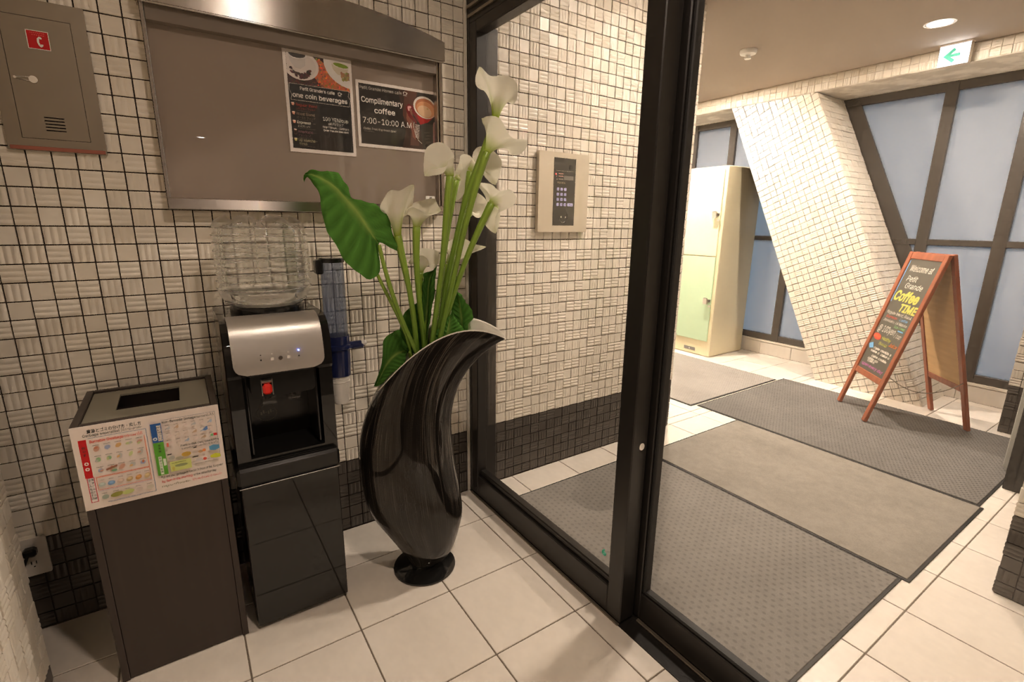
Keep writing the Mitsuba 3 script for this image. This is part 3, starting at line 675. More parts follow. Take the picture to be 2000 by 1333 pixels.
for i, t in enumerate('燃やす'): P.text(t, .0185, .160-.009*i, .0055, INK, 'cjk', align='c', px=40)
for z in (.122, .108): P.ell(.0185, z, .0042, .0045, srgb(244, 226, 222)); P.ell(.0185, z, .002, .0024, srgb(200, 70, 70))
for i in range(7):
    P.text('生ごみを出す日'[i], .0175, .077-.0082*i, .005, INK, 'cjk', align='c', px=40); P.text('資源ごみの日曜'[i], .0232, .077-.0082*i, .004, INK, 'cjk', align='c', px=40)
P.text('Burnable Garabage', .032, .1735, .0068, srgb(214, 82, 62), width=.064, bold=1); P.text('ขยะเผาได้', .098, .1735, .0068, srgb(214, 82, 62), 'thai', width=.036)
P.line([(.030, .084), (.137, .084), (.137, .170)], .0012, srgb(222, 120, 84)); P.line([(.031, .082), (.137, .082), (.137, .049), (.031, .049), (.031, .082)], .001, srgb(222, 120, 84))
P.line([(.031, .046), (.138, .046)], .0008, srgb(170, 150, 190))
R3 = random.Random(11); pal = [(196, 205, 150), (190, 120, 90), (150, 185, 140), (205, 160, 140), (160, 170, 200), (215, 175, 120), (190, 190, 185)]
for r, z in enumerate((.157, .129, .100)):
    for q in range(5):
        x = .042+.021*q; col = srgb(*pal[R3.randrange(7)])
        P.ell(x, z, R3.uniform(.004, .008), R3.uniform(.003, .006), col, R3.uniform(0, 90)); P.ell(x+R3.uniform(-.004, .004), z+R3.uniform(-.004, .004), .004, .0025, srgb(*pal[R3.randrange(7)]), R3.uniform(0, 90))
        P.line([(x-.006, z+.0095), (x+.006, z+.0095)], .0011, srgb(110, 104, 100))
P.poly(Polygon([(.053, .097), (.075, .103), (.075, .108), (.053, .102)]), srgb(150, 96, 76)); P.ell(.068, .094, .006, .003, srgb(120, 165, 130))
for q, col in enumerate([(185, 196, 190), (120, 156, 196), (212, 190, 176), (190, 165, 120), (205, 150, 84), (200, 176, 130)]):
    P.ell(.040+.018*q, .063, .0075, .0055, srgb(*col), 10*q); P.ell(.040+.018*q, .065, .0045, .003, srgb(*[min(255, c+30) for c in col])); P.line([(.036+.018*q, .075), (.045+.018*q, .075)], .001, srgb(110, 104, 100))
for q, (col, a) in enumerate([((160, 172, 160), .007), ((150, 150, 70), .013), ((196, 205, 130), .012), ((214, 200, 192), .007), ((214, 205, 190), .008)]):
    P.ell(.042+.0225*q, .030, a, .006, srgb(*col), 8); P.line([(.036+.0225*q, .040), (.046+.0225*q, .040)], .001, srgb(110, 104, 100))
P.line([(.045, .017), (.13, .017)], .0018, srgb(196, 186, 184)); P.line([(.05, .0135), (.11, .0135)], .0012, srgb(196, 186, 184))
P.rect(.152, .145, .174, .196, BLU); P.rect(.164, .148, .173, .190, srgb(236, 230, 226)); P.rect(.152, .054, .174, .144, GRN); P.rect(.158, .056, .165, .106, srgb(232, 240, 222)); P.rect(.167, .079, .173, .098, srgb(232, 240, 222))
P.ell(.158, .155, .0045, .0045, srgb(232, 236, 240)); P.ell(.158, .155, .002, .002, BLU)
for i in range(6):
    P.text('燃えないゴミ'[i], .1665, .183-.0065*i, .0042, INK, 'cjk', align='c', px=40); P.text('月一回収です'[i], .171, .183-.0065*i, .0036, INK, 'cjk', align='c', px=40)
    P.text('資源プラ缶瓶'[i], .1615, .099-.0075*i, .0042, srgb(70, 110, 60), 'cjk', align='c', px=40)
for i in range(3): P.text('資源物'[i], .1635, .134-.008*i, .0045, INK, 'cjk', align='c', px=40)
P.line([(.176, .203), (.293, .203), (.293, .073), (.178, .073)], .0009, srgb(140, 140, 150))
P.text('Non-Burnable Garbage', .177, .1935, .0062, INK, width=.072, bold=1); P.text('ขยะเผาไม่ได้', .250, .1935, .0062, INK, 'thai', width=.040)
for r, z in enumerate((.179, .158, .139)):
    for q in range(6):
        x = .187+.0185*q; c = R3.choice([(196, 180, 170), (170, 170, 172), (180, 150, 120), (150, 165, 185), (214, 196, 190)])
        P.line([(x-.005, z-.003), (x+.004, z+.004)], .0018, srgb(*c)); P.ell(x+.002, z, .0042, .0028, srgb(*[min(255, v+25) for v in c]), R3.uniform(0, 90)); P.line([(x-.005, z+.0078), (x+.004, z+.0078)], .0009, srgb(120, 112, 108))
P.poly(Polygon([(.262, .160), (.268, .166), (.272, .168), (.273, .158), (.266, .155)]), srgb(96, 130, 186)); P.rect(.284, .137, .292, .144, srgb(196, 40, 44)); P.rect(.277, .137, .283, .143, srgb(120, 180, 120)); P.rect(.1795, .130, .184, .141, srgb(220, 110, 90))
P.text('Plastic bottles, Cans, Glass bottles', .208, .1235, .0052, INK, width=.086, bold=1); P.text('ขวดพลาสติก กระป๋อง ขวดแก้ว', .210, .1155, .0052, INK, 'thai', width=.082)
P.rect(.178, .107, .187, .110, INK); P.rect(.235, .1125, .242, .1155, INK)
P.ell(.186, .098, .007, .0055, srgb(176, 176, 168)); P.ell(.202, .094, .009, .004, srgb(176, 170, 150)); P.ell(.218, .101, .0105, .0065, srgb(196, 160, 70)); P.ell(.238, .101, .0075, .004, srgb(206, 190, 180)); P.ell(.250, .100, .006, .004, srgb(200, 165, 130)); P.ell(.258, .102, .004, .004, srgb(226, 140, 80))
P.poly(Polygon([(.270, .109), (.280, .112), (.293, .109), (.293, .099), (.282, .095), (.270, .099)]), srgb(88, 150, 190))
P.rect(.180, .060, .226, .0875, srgb(206, 214, 128)); P.ell(.204, .074, .014, .004, srgb(150, 160, 110)); P.line([(.184, .083), (.214, .083)], .0014, srgb(110, 120, 70)); P.ell(.186, .068, .003, .006, srgb(196, 190, 90))
P.rect(.230, .087, .243, .090, INK); P.ell(.244, .078, .008, .005, srgb(214, 206, 204)); P.ell(.257, .0775, .0042, .0042, srgb(222, 96, 80)); P.poly(Polygon([(.270, .083), (.282, .087), (.293, .083), (.293, .074), (.282, .0735), (.270, .077)]), srgb(206, 210, 60))
P.line([(.234, .068), (.285, .068)], .001, srgb(150, 145, 140))
P.text('Put out your garbage in the bin in front of the dumpster', .158, .0475, .0062, INK, width=.138, bold=1)
P.text('by 8am in the morning', .158, .0355, .0062, RED, width=.066, bold=1); P.text('of the collection day', .227, .0355, .0062, INK, width=.052, bold=1)
P.text('กรุณาทิ้งขยะ', .156, .0225, .0058, srgb(110, 104, 70), 'thai', width=.062); P.text('ที่ถังขยะด้านหน้าในตอนเช้า', .222, .0225, .0058, RED, 'thai', width=.068)
print_obj('printed_face', P, plane_M((B0, BF-.00125, BZ-.219), (1, 0, 0), (0, 0, 1)), ns)

# ------------------------------------------------------------------ water dispenser
D0, D1, DF, DB = .414, .685, -.365, -.045
wd_ = thing('water_dispenser', 'black and silver bottled water dispenser standing against the tiles', 'water dispenser')
cb = obj('cabinet', box(D0, D1, DF+.006, DB, .012, .484, .004), 'm_black_gloss', wd_)
obj('cabinet_door', box(D0+.002, D1-.002, DF-.006, DF+.0055, .014, .482, .002), 'm_black_gloss', wd_)
for x in (D0+.02, D1-.04):
    for y in (DF+.02, DB-.04): obj('foot', box(x, x+.02, y, y+.02, 0, .0125), 'm_rubber', wd_)
# body with a niche, cut from one block
prof = Polygon([(DB, .4865), (DB, .955), (-.285, .958), (-.325, .950), (-.352, .930), (-.366, .895), (-.372, .85), (-.372, .812), (-.360, .80), (-.360, .4865)])
body = onx(prof, D1+.004, D1-D0+.002)
def man(m): return m3.Manifold(m3.Mesh(np.asarray(m.vertices, np.float32), np.asarray(m.faces, np.uint32)))
def unman(M):
    q = M.to_mesh(); return trimesh.Trimesh(q.vert_properties[:, :3], q.tri_verts, process=True)
body.merge_vertices()
if body.volume < 0: body.invert()
nic = box(.450, .652, -.5, -.215, .560, .802); 
body = unman(man(body)-man(nic))
obj('body', body, 'm_black_gloss', wd_, 25)
obj('niche_back', box(.4505, .6515, -.2165, -.213, .5605, .8015), 'm_black_satin', wd_)
for x in (.4555, .6395): obj('niche_rib', box(x, x+.007, -.35, -.218, .566, .80, .002), 'm_black_gloss', wd_)
# silver front cover, curved over the top
sx0, sx1 = .432, .666
pr = spline([(-.2865, .9615), (-.318, .9575), (-.346, .9435), (-.364, .915), (-.374, .875), (-.378, .845), (-.379, .812)], 30)
Lr, rr = [], .03
for i, (y, z) in enumerate(pr):
    ins = 0 if z > .812+rr else rr-math.sqrt(max(0, rr*rr-(z-.812-rr)**2))
    xs = np.linspace(sx0+ins, sx1-ins, 15); Lr.append([(x, y-.0035+.012*((x-.549)/.117)**2*0, z-.004*((x-.549)/.117)*0) for x in xs])
G = np.array(Lr); Gi = G.copy(); Gi[..., 1] += .0045
shell = cat(grid_mesh(G), grid_mesh(Gi[::-1]), *[grid_mesh(np.stack([a, b])) for a, b in ((G[0], Gi[0]), (Gi[-1], G[-1]), (G[:, 0], Gi[:, 0]), (Gi[:, -1], G[:, -1]))])
fp = obj('front_cover', shell, 'm_silver', wd_, 50, label='curved silver front cover')
for i, x in enumerate((.500, .528, .570, .597)):
    z = .8535
    obj('indicator_mark', cat(cyl(.0016, (x, -.3822, z+.012), (x, -.3828, z+.012), 12), box(x-.004, x+.004, -.3828, -.382, z-.006, z+.002) if i in (1, 2) else cyl(.002, (x, -.3822, z-.002), (x, -.3828, z-.002), 8)), 'm_white_plastic' if i in (1, 2) else 'm_black_satin', fp)
obj('button', cyl(.0055, (.549, -.3815, .8515), (.549, -.3838, .8515), 24), 'm_chrome', fp)
k = obj('indicator_lamp', cyl(.0022, (.5975, -.3818, .8675), (.5975, -.3835, .8675), 12), 'm_white_plastic', fp, label='small lit blue indicator lamp')
scene[k]['emitter'] = {'type': 'area', 'radiance': rgb(1.5, 3.0, 14.0)}
# spout block with lever and taps
sp = flip_y(rrect(.470, .640, .735, .815, .014).union(sbox(.470, .775, .640, .8035)), -.225, .128); obj('spout_block', sp, 'm_black_satin', wd_, 25)
obj('hot_tap', box(.4985, .5225, -.3675, -.352, .745, .776, .006), 'm_red', wd_, label='red hot water push lever'); obj('tap_guard', cat(box(.496, .525, -.362, -.353, .777, .789, .003), box(.4955, .498, -.362, -.353, .742, .789), box(.523, .5255, -.362, -.353, .742, .789)), 'm_chrome', wd_)
def guard(x, z0, w, h):
    o = []
    for y in (-.318, -.262): o.append(grid_mesh(np.array([[(x-w/2, y, z0), (x+w/2, y, z0)], [(x-w/2*.9, y, z0+h), (x+w/2*.9, y, z0+h)]])))
    for s in (-1, 1): o.append(grid_mesh(np.array([[(x+s*w/2, -.318, z0), (x+s*w/2, -.262, z0)], [(x+s*w/2*.9, -.318, z0+h), (x+s*w/2*.9, -.262, z0+h)]])))
    o.append(cyl(.0012, (x-w/2, -.318, z0), (x+w/2, -.318, z0), 8)); return cat(*o)
for x, w in ((.517, .036), (.585, .036)):
    obj('nozzle', cat(cyl(.009, (x, -.29, .737), (x, -.29, .71), 16), cyl(.011, (x, -.29, .737), (x, -.29, .728), 16)), 'm_black_satin', wd_)
    obj('tap_shield', guard(x, .700 if x < .55 else .706, w, .031), 'm_nozzle', wd_, False, label='clear plastic tap shield')
sticker = cat(*[sweep([(.518+rr_*math.cos(a), -.2169, .640+rr_*math.sin(a)) for a in np.linspace(0, 2*math.pi, 25)], .0007, 4, 32) for rr_ in (.027,)])
obj('safety_sticker', cat(sticker, *[box(.500+.0068*i, .504+.0068*i, -.2174, -.2166, .634+.004*(i % 3), .640+.004*((i+1) % 3)) for i in range(6)]), 'm_bin_lid', wd_)
# drip tray
tray = cat(box(D0-.006, D1+.002, -.388, -.215, .489, .545, .008))
obj('drip_tray', tray, 'm_black_satin', wd_)
obj('tray_edge', box(D0-.004, D1, -.3885, -.383, .4862, .4885, .0008), 'm_chrome', wd_, label='thin bright edge below the tray')
gk = obj('tray_grille', box(.455, .650, -.375, -.235, .5450, .5475, .001), 'm_black_gloss', wd_)
for i in range(9): obj('grille_bar', box(.470, .632, -.368+.0145*i, -.362+.0145*i, .5475, .5500, .0008), 'm_chrome' if 1 < i < 6 else 'm_black_gloss', gk)
cx, cy = .5555, -.185
obj('bottle_collar', rev([(.062, .950), (.099, .950), (.101, .956), (.101, .972), (.096, .977), (.088, .977), (.084, .966), (.062, .962)], 48, (cx, cy, 0)), 'm_black_gloss', wd_, 40)

# bottle
wbt = thing('water_bottle', 'large clear ribbed water bottle upside down on the dispenser', 'bottle')
def rad(th, z, r):
    lob = .5+.5*np.cos(6*th)
    rib = .0014*math.sin((z-1.045)*2*math.pi/.0215) if 1.045 < z < 1.188 else 0
    sq = 1+.018*np.cos(4*th)
    up = np.clip((z-1.185)/.05, 0, 1)
    col = .0035*(np.abs(np.cos(3*th))**8) if 1.03 < z < 1.2 else 0
    return (r*sq+rib-col)*(1-.10*up*(1-lob))
prof = [(.045, .9655), (.075, .968), (.098, .979), (.110, .990), (.118, 1.004), (.1225, 1.018), (.1255, 1.026), (.1255, 1.032), (.1215, 1.038), (.1235, 1.045)]
prof += [(.1245, z) for z in np.linspace(1.049, 1.186, 52)]+[(.1225, 1.192), (.1240, 1.198), (.1215, 1.208), (.114, 1.220), (.101, 1.230), (.083, 1.237), (.064, 1.238), (.045, 1.234), (.03, 1.228), (.012, 1.224)]
TH = np.linspace(0, 2*math.pi, 73)[:-1]
G = []
for r, z in prof:
    R = np.broadcast_to(rad(TH, z, r), TH.shape); dz = 0 if z < 1.205 else -.030*(.5-.5*np.cos(6*TH))*np.clip((z-1.20)/.035, 0, 1)*np.clip(r/.1, .15, 1)
    G.append(np.stack([cx+R*np.cos(TH), cy+R*np.sin(TH), z+dz+0*TH], 1))
G = np.array(G); obj('shell', cat(grid_mesh(G, True), grid_mesh(np.array([cx, cy, 0])+(G-np.array([cx, cy, 0]))*np.array([.984, .984, 1.0])+np.array([0, 0, .0]), True)), 'm_pet_clear', wbt, True)
def ring(z, r, tube, parent, lo=0, hi=2*math.pi):
    P_ = []
    for t in np.linspace(lo, hi, 73): R_ = float(rad(t, z, r)); P_.append((cx+R_*math.cos(t), cy+R_*math.sin(t), z))
    obj('rib', sweep(P_, tube, 6, 110), 'm_pet', parent, True)
for i in range(7): ring(1.0504+.0215*i, .1250, .0019, wbt)
ring(1.0285, .1258, .0024, wbt); ring(1.200, .1236, .0020, wbt); ring(.990, .1105, .0014, wbt)
for i in range(6):
    t_ = math.pi/6+i*math.pi/3
    obj('flute', sweep([(cx+(R_-.0005)*math.cos(t_), cy+(R_-.0005)*math.sin(t_), z_) for R_, z_ in ((.1205, 1.04), (.121, 1.10), (.121, 1.17), (.118, 1.195), (.108, 1.203), (.085, 1.209), (.055, 1.214))], .0022, 6, 26), 'm_pet', wbt, True)
wprof = [(.0, .9685), (.04, .9685)]+[(r*.984-.0012, z+.0012) for r, z in prof[1:6]]+[(.1185, 1.0165), (.06, 1.0165), (.0, 1.0165)]
obj('water', rev(wprof, 64, (cx, cy, 0)), 'm_water', wbt, 30, label='clear water left in the bottom third')

# cup dispenser on the right side of the machine
tx, ty = .7375, -.250
cd = thing('cup_dispenser', 'transparent bluish cup tube in a dark blue holder beside the water dispenser', 'cup dispenser')
obj('tube', grid_mesh(np.array([[(tx+.0345*math.cos(a), ty+.0345*math.sin(a), z) for a in np.linspace(0, 2*math.pi, 41)[:-1]] for z in (.79, .86, 1.10)]), True), 'm_tube', cd, True, label='transparent bluish tube')
obj('cap', rev([(.0, 1.112), (.036, 1.112), (.0375, 1.108), (.0375, 1.099), (.035, 1.099), (.035, 1.105), (.0, 1.106)], 40, (tx, ty, 0)), 'm_black_satin', cd)
obj('clip', cat(box(D1+.0005, tx-.030, ty-.022, ty+.012, 1.065, 1.108, .004)), 'm_black_satin', cd)
obj('holder', rev([(.0355, .868), (.0385, .868), (.0385, .842), (.046, .838), (.046, .828), (.0375, .822), (.0365, .772), (.0345, .735), (.0335, .735), (.0345, .80), (.0355, .82)], 44, (tx, ty, 0)), 'm_navy', cd, 30, label='dark blue cup holder')
obj('lever', cat(box(tx+.036, tx+.078, ty-.030, ty-.004, .822, .836, .005), cyl(.012, (tx+.03, ty-.016, .834), (tx+.070, ty-.016, .834), 20)), 'm_navy', cd)
obj('knob', rev([(0, 0), (.008, 0), (.0085, .002), (.0085, .014), (.006, .018), (0, .0185)], 24), 'm_white_plastic', cd, to_world=T().translate([tx+.070, ty-.016, .836]).rotate([0, 1, 0], 90))
obj('bracket', box(D1+.0005, tx-.034, ty-.012, ty+.018, .80, .86, .003), 'm_navy', cd)
CUPP = rev([(0, 0), (.0225, 0), (.0235, .001), (.0305, .073), (.032, .075), (.032, .0765), (.030, .0765), (.0295, .073), (.0225, .003), (0, .003)], 36)
for i in range(4):
    k = thing('paper_cup', 'white paper cup hanging lowest from the blue cup holder' if i == 0 else ['', 'second white paper cup from the bottom of the stack in the blue cup holder', 'third white paper cup from the bottom of the stack in the blue cup holder', 'fourth white paper cup from the bottom of the stack in the blue cup holder'][i], 'cup', 'paper cups nested in the cup holder')
    obj('wall', CUPP, 'm_paper_cup', k, 30, to_world=T().translate([tx, ty, .640+.0115*i]))

# ------------------------------------------------------------------ floor vase
VO, VS, VT = np.array([.96, -.37, 0.]), np.array([.922, -.387, 0.]), np.array([.387, .922, 0.])
def VP(s, z, t=0.0): return VO+VS*s+VT*t+np.array([0, 0, z])
vk = thing('floor_vase', 'tall black crescent floor vase with a slanting pointed mouth', 'vase')
KEY = [((-.052, .030), (.052, .030), .050, 0), ((-.079, .082), (.095, .062), .080, 0), ((-.131, .167), (.123, .136), .103, 0), ((-.184, .261), (.138, .202), .116, 0), ((-.202, .365), (.136, .267), .120, 0),
       ((-.204, .456), (.126, .341), .118, .0), ((-.197, .525), (.115, .420), .113, .004), ((-.187, .565), (.108, .490), .108, .010), ((-.174, .603), (.105, .555), .102, .020), ((-.160, .636), (.113, .625), .096, .036),
       ((-.150, .655), (.138, .697), .090, .056), ((-.142, .668), (.186, .766), .084, .078), ((-.137, .676), (.241, .814), .078, .096), ((-.134, .680), (.292, .843), .074, .106)]
A = np.array([list(a)+list(b)+[c, d] for a, b, c, d in KEY]); A = spline(A, 54)
def vase_section(row, f, off=0.0, n=56):
    l, r, tm, bul = row[0:2], row[2:4], row[4], row[5]; pts = []
    sp_ = max(0.0, (f-.55)/.45)
    for a in np.linspace(0, 2*math.pi, n+1)[:-1]:
        q = .5-.5*math.cos(a); w = math.sin(a)
        width = tm*math.copysign(abs(w)**(1-.12*sp_), w)*(1-sp_*.62*max(0, q-.35)/.65)
        c = (l+r)/2; L2 = np.linalg.norm(r-l)/2
        p = l+(r-l)*q+(np.array([0, bul*4*q*(1-q)]))
        if off: p = p+(c-p)/max(L2, 1e-6)*off; width = width*(1-off/max(tm, 1e-6))
        p = p+np.array([0, .026*sp_**2*max(0.0, -w)**.7])
        pts.append(VP(p[0], p[1], -width))
    return pts
N = len(A); Gv = np.array([vase_section(A[i], i/(N-1)) for i in range(N)])
Go = np.concatenate([Gv[:, :], Gv[:, :1]], 1)
uv = np.stack(np.meshgrid(np.linspace(0, 1, N), np.linspace(0, 1, Go.shape[1]), indexing='ij')[::-1], -1).reshape(-1, 2)
vm = grid_mesh(Go)
obj('body', vm, 'm_vase', vk, True, uv=uv, label='black lacquer body with fine silver scratch lines')
Gi = np.array([vase_section(A[i], i/(N-1), .006) for i in range(N-1, 18, -1)])
lipG = np.concatenate([Gv[-1:], Gv[-1:]+np.array([0, 0, .0045]), Gi[:1]+np.array([0, 0, .0045]), Gi], 0)
obj('lining', grid_mesh(lipG, True), 'm_vase_lining', vk, 40, label='white rim and lining')
obj('base', rev([(0, 0), (.108, 0), (.111, .003), (.110, .007), (.095, .0125), (.060, .018), (.050, .026), (.050, .034), (0, .036)], 56, VO), 'm_black_gloss', vk, 30, label='round black foot')

# ------------------------------------------------------------------ flowers and leaves
def lerp(a, b, t): return np.array(a)+(np.array(b)-np.array(a))*t
G0, G1 = np.array(srgb(96, 134, 36)), np.array(srgb(150, 178, 66))
def stem(parent, pts, r0=.0085, r1=.0095):
    P = [VP(*p) for p in pts]; m = sweep(P, [r0, r0, r0, r1], 10, 30)
    k = np.linspace(0, 1, 30); n = len(m.vertices); c = np.array([lerp(srgb(72, 108, 30), srgb(132, 160, 60), k[min(29, i//10)]) for i in range(n)])
    c *= (1+.18*np.sin(np.arange(n)*2*math.pi*3/10))[:, None]
    obj('stem', m, 'm_stem', parent, True, color=np.clip(c, 0, 1))
def calla(base, rim, pts, label, neck=.011, flare=.0):
    """a rolled white spathe: a tube at its base opening to the closed rim, both given as (s, z, t) of the bouquet; pts is the line of its stem"""
    k = thing('calla_lily', label, 'flower', 'white calla lilies in the black vase')
    from scipy.interpolate import CubicSpline
    Bp = VP(*base); m, n = 72, 26
    Rp = np.array([VP(*p) for p in rim]+[VP(*rim[0])]); d = np.r_[0, np.cumsum(np.linalg.norm(np.diff(Rp, axis=0), axis=1))]
    cs = CubicSpline(d, Rp, bc_type='periodic'); Q = cs(np.linspace(0, d[-1], m, endpoint=False))
    Pm = VP(*pts[-2]); Z = Bp-Pm; Z /= np.linalg.norm(Z); cen = Q.mean(0); Z = Z*.6+.4*(cen-Bp)/np.linalg.norm(cen-Bp); Z /= np.linalg.norm(Z)
    L = max(.03, (cen-Bp)@Z)
    W = Q-cen; W -= np.outer(W@Z, Z); area = sum(np.cross(W[i], W[(i+1) % m]) for i in range(m))
    X = W[0]/np.linalg.norm(W[0]); Y = np.cross(Z, X); sg = 1 if area@Z > 0 else -1
    G = np.zeros((n, m+1, 3)); C = np.zeros((n, m+1, 3))
    for j in range(m+1):
        q = Q[j % m]; a = sg*2*math.pi*j/m; u = X*math.cos(a)+Y*math.sin(a)
        rad_ = q-Bp; rad_ = rad_-Z*(rad_@Z); r = np.linalg.norm(rad_); ru = rad_/max(r, 1e-6); u = u*.75+ru*.25; u /= np.linalg.norm(u)
        p0 = Bp+u*neck; p1 = Bp+Z*L*.38+u*neck*1.35; p2 = Bp+Z*max(L*.80, (q-Bp)@Z*.72)+ru*r*.50+u*.004; p3 = q+(u*.003 if j % m == 0 else 0)
        for i in range(n):
            h = i/(n-1); c = [(1-h)**3, 3*h*(1-h)**2, 3*h*h*(1-h), h**3]
            G[i, j] = p0*c[0]+p1*c[1]+p2*c[2]+p3*c[3]
            g = max(0, 1-h*1.9)**1.1; st_ = math.exp(-((j/m) % 1)**2/.006)*max(0, .9-h)*.5+.28*max(0, h-.82)/.18*math.exp(-(min(j, m-j)/3)**2)
            C[i, j] = lerp(srgb(243, 240, 224), srgb(166, 188, 70), min(1, g+st_))
    obj('spathe', grid_mesh(G), 'm_spathe', k, True, color=C.reshape(-1, 3))
    spx = sweep([Bp+Z*.006, Bp+Z*L*.35, Bp+Z*L*.62], [.004, .005, .0025], 8, 10)
    obj('spadix', spx, 'm_stem', k, True, color=np.tile(srgb(216, 200, 90), (len(spx.vertices), 1)))
    stem(k, pts, .0085, .0125)
calla((0.254, 1.534, 0.000), [(0.207, 1.668, 0.000), (0.232, 1.640, -0.030), (0.273, 1.643, -0.030), (0.310, 1.637, -0.010), (0.327, 1.611, 0.020), (0.317, 1.581, 0.035), (0.280, 1.606, 0.050), (0.236, 1.615, 0.045), (0.197, 1.629, 0.020)],
      [(.047, .70, .0), (.085, .956, .0), (.130, 1.168, .0), (.179, 1.338, .0), (.229, 1.460, .0), (0.254, 1.534, 0.000)], 'topmost white calla lily, high against the tiled wall behind the glass')
calla((0.224, 1.429, -0.030), [(0.215, 1.527, 0.000), (0.256, 1.531, -0.020), (0.277, 1.506, -0.030), (0.302, 1.468, -0.050), (0.346, 1.468, -0.030), (0.341, 1.438, 0.010), (0.313, 1.430, 0.020), (0.290, 1.458, 0.020), (0.248, 1.495, 0.030)],
      [(.050, .70, -.02), (.079, .889, -.03), (.111, 1.022, -.03), (.154, 1.199, -.03), (.200, 1.360, -.03), (0.224, 1.429, -0.030)], 'second highest white calla lily, its lip curling to the right')
calla((0.113, 1.356, -0.040), [(0.039, 1.355, -0.050), (0.037, 1.402, -0.050), (0.043, 1.430, -0.030), (0.066, 1.451, -0.010), (0.094, 1.455, 0.000), (0.116, 1.440, 0.000), (0.128, 1.417, -0.010), (0.109, 1.399, -0.050), (0.091, 1.363, -0.070), (0.059, 1.354, -0.070)],
      [(.035, .70, -.03), (.052, .881, -.035), (.076, 1.039, -.04), (.095, 1.199, -.04), (.108, 1.320, -.04), (0.113, 1.356, -0.040)], 'broad white calla lily left of the tall stems, bending down over the poster corner')
calla((0.135, 1.352, 0.030), [(0.130, 1.288, 0.030), (0.128, 1.337, 0.020), (0.133, 1.378, 0.020), (0.154, 1.381, 0.020), (0.150, 1.419, 0.040), (0.169, 1.433, 0.060), (0.191, 1.424, 0.070), (0.182, 1.364, 0.070), (0.158, 1.306, 0.050)],
      [(.045, .70, .03), (.066, .95, .03), (.098, 1.15, .03), (.124, 1.30, .03), (0.135, 1.352, 0.030)], 'white calla lily half hidden right of the broad one, hanging down behind the tall stems')
calla((0.185, 1.381, 0.060), [(0.262, 1.343, 0.050), (0.277, 1.382, 0.040), (0.284, 1.411, 0.050), (0.274, 1.435, 0.070), (0.238, 1.461, 0.090), (0.214, 1.460, 0.090), (0.193, 1.430, 0.080), (0.209, 1.391, 0.050), (0.234, 1.358, 0.040)],
      [(.06, .70, .03), (.090, .95, .05), (.136, 1.17, .06), (.172, 1.31, .06), (0.185, 1.381, 0.060)], 'white calla lily behind the two tallest stems, in front of the black door post')
calla((0.240, 1.281, -0.020), [(0.252, 1.192, -0.020), (0.249, 1.244, -0.050), (0.277, 1.263, -0.060), (0.308, 1.283, -0.050), (0.313, 1.306, -0.030), (0.299, 1.325, -0.010), (0.267, 1.321, 0.000), (0.250, 1.337, 0.010), (0.218, 1.344, 0.010), (0.197, 1.343, 0.000), (0.224, 1.302, 0.000), (0.217, 1.227, -0.005)],
      [(.065, .70, .0), (.092, .909, -.01), (.127, 1.022, -.02), (.178, 1.152, -.02), (.222, 1.245, -.02), (0.240, 1.281, -0.020)], 'white calla lily furthest right, with a horn to the left and a point hanging down')
calla((0.161, 1.229, 0.060), [(0.177, 1.284, 0.050), (0.190, 1.322, 0.060), (0.212, 1.317, 0.080), (0.241, 1.292, 0.090), (0.229, 1.251, 0.080), (0.209, 1.238, 0.060), (0.189, 1.247, 0.040)],
      [(.055, .70, .04), (.078, .88, .05), (.110, 1.04, .06), (.145, 1.16, .06), (0.161, 1.229, 0.060)], 'white calla lily between the tall stems and the one furthest right, seen from behind')
calla((-0.048, 1.181, -0.010), [(0.004, 1.331, -0.010), (-0.020, 1.321, -0.030), (-0.040, 1.312, -0.035), (-0.058, 1.314, -0.030), (-0.083, 1.291, -0.010), (-0.097, 1.263, 0.000), (-0.084, 1.247, 0.020), (-0.059, 1.262, 0.050), (-0.032, 1.274, 0.050), (-0.005, 1.268, 0.030), (0.004, 1.299, 0.010)],
      [(.000, .70, -.02), (-.006, .891, -.02), (-.018, 1.008, -.015), (-.036, 1.110, -.01), (-0.048, 1.181, -0.010)], 'white calla lily furthest left, upright right beside the biggest leaf')
calla((0.010, 1.207, 0.010), [(0.085, 1.259, 0.000), (0.077, 1.275, 0.010), (0.069, 1.294, 0.030), (0.031, 1.289, 0.040), (0.002, 1.280, 0.030), (-0.023, 1.250, 0.010), (-0.028, 1.236, 0.000), (-0.012, 1.261, -0.030), (0.011, 1.262, -0.045), (0.031, 1.250, -0.040), (0.041, 1.243, -0.020), (0.066, 1.246, -0.010)],
      [(.022, .70, .0), (.019, .873, .005), (.011, .974, .01), (.006, 1.100, .01), (0.010, 1.207, 0.010)], 'smaller white calla lily below the lock label, opening towards the viewer')
calla((0.016, 1.063, 0.060), [(-0.018, 1.091, 0.060), (-0.008, 1.115, 0.070), (0.014, 1.136, 0.090), (0.052, 1.137, 0.090), (0.078, 1.127, 0.080), (0.075, 1.087, 0.070), (0.049, 1.080, 0.040), (0.042, 1.106, 0.030), (0.021, 1.119, 0.030), (0.004, 1.099, 0.040)],
      [(.030, .70, .03), (.028, .86, .04), (.020, .98, .06), (0.016, 1.063, 0.060)], 'lowest white calla lily, above the dark upright leaf')
calla((0.111, 1.088, 0.060), [(0.230, 1.147, 0.040), (0.194, 1.155, 0.050), (0.174, 1.167, 0.070), (0.135, 1.170, 0.090), (0.109, 1.158, 0.090), (0.110, 1.122, 0.060), (0.136, 1.102, 0.040), (0.173, 1.120, 0.035)],
      [(.050, .70, .03), (.070, .85, .04), (.095, 1.00, .05), (0.111, 1.088, 0.060)], 'low white calla lily whose tip points right to the black door post')

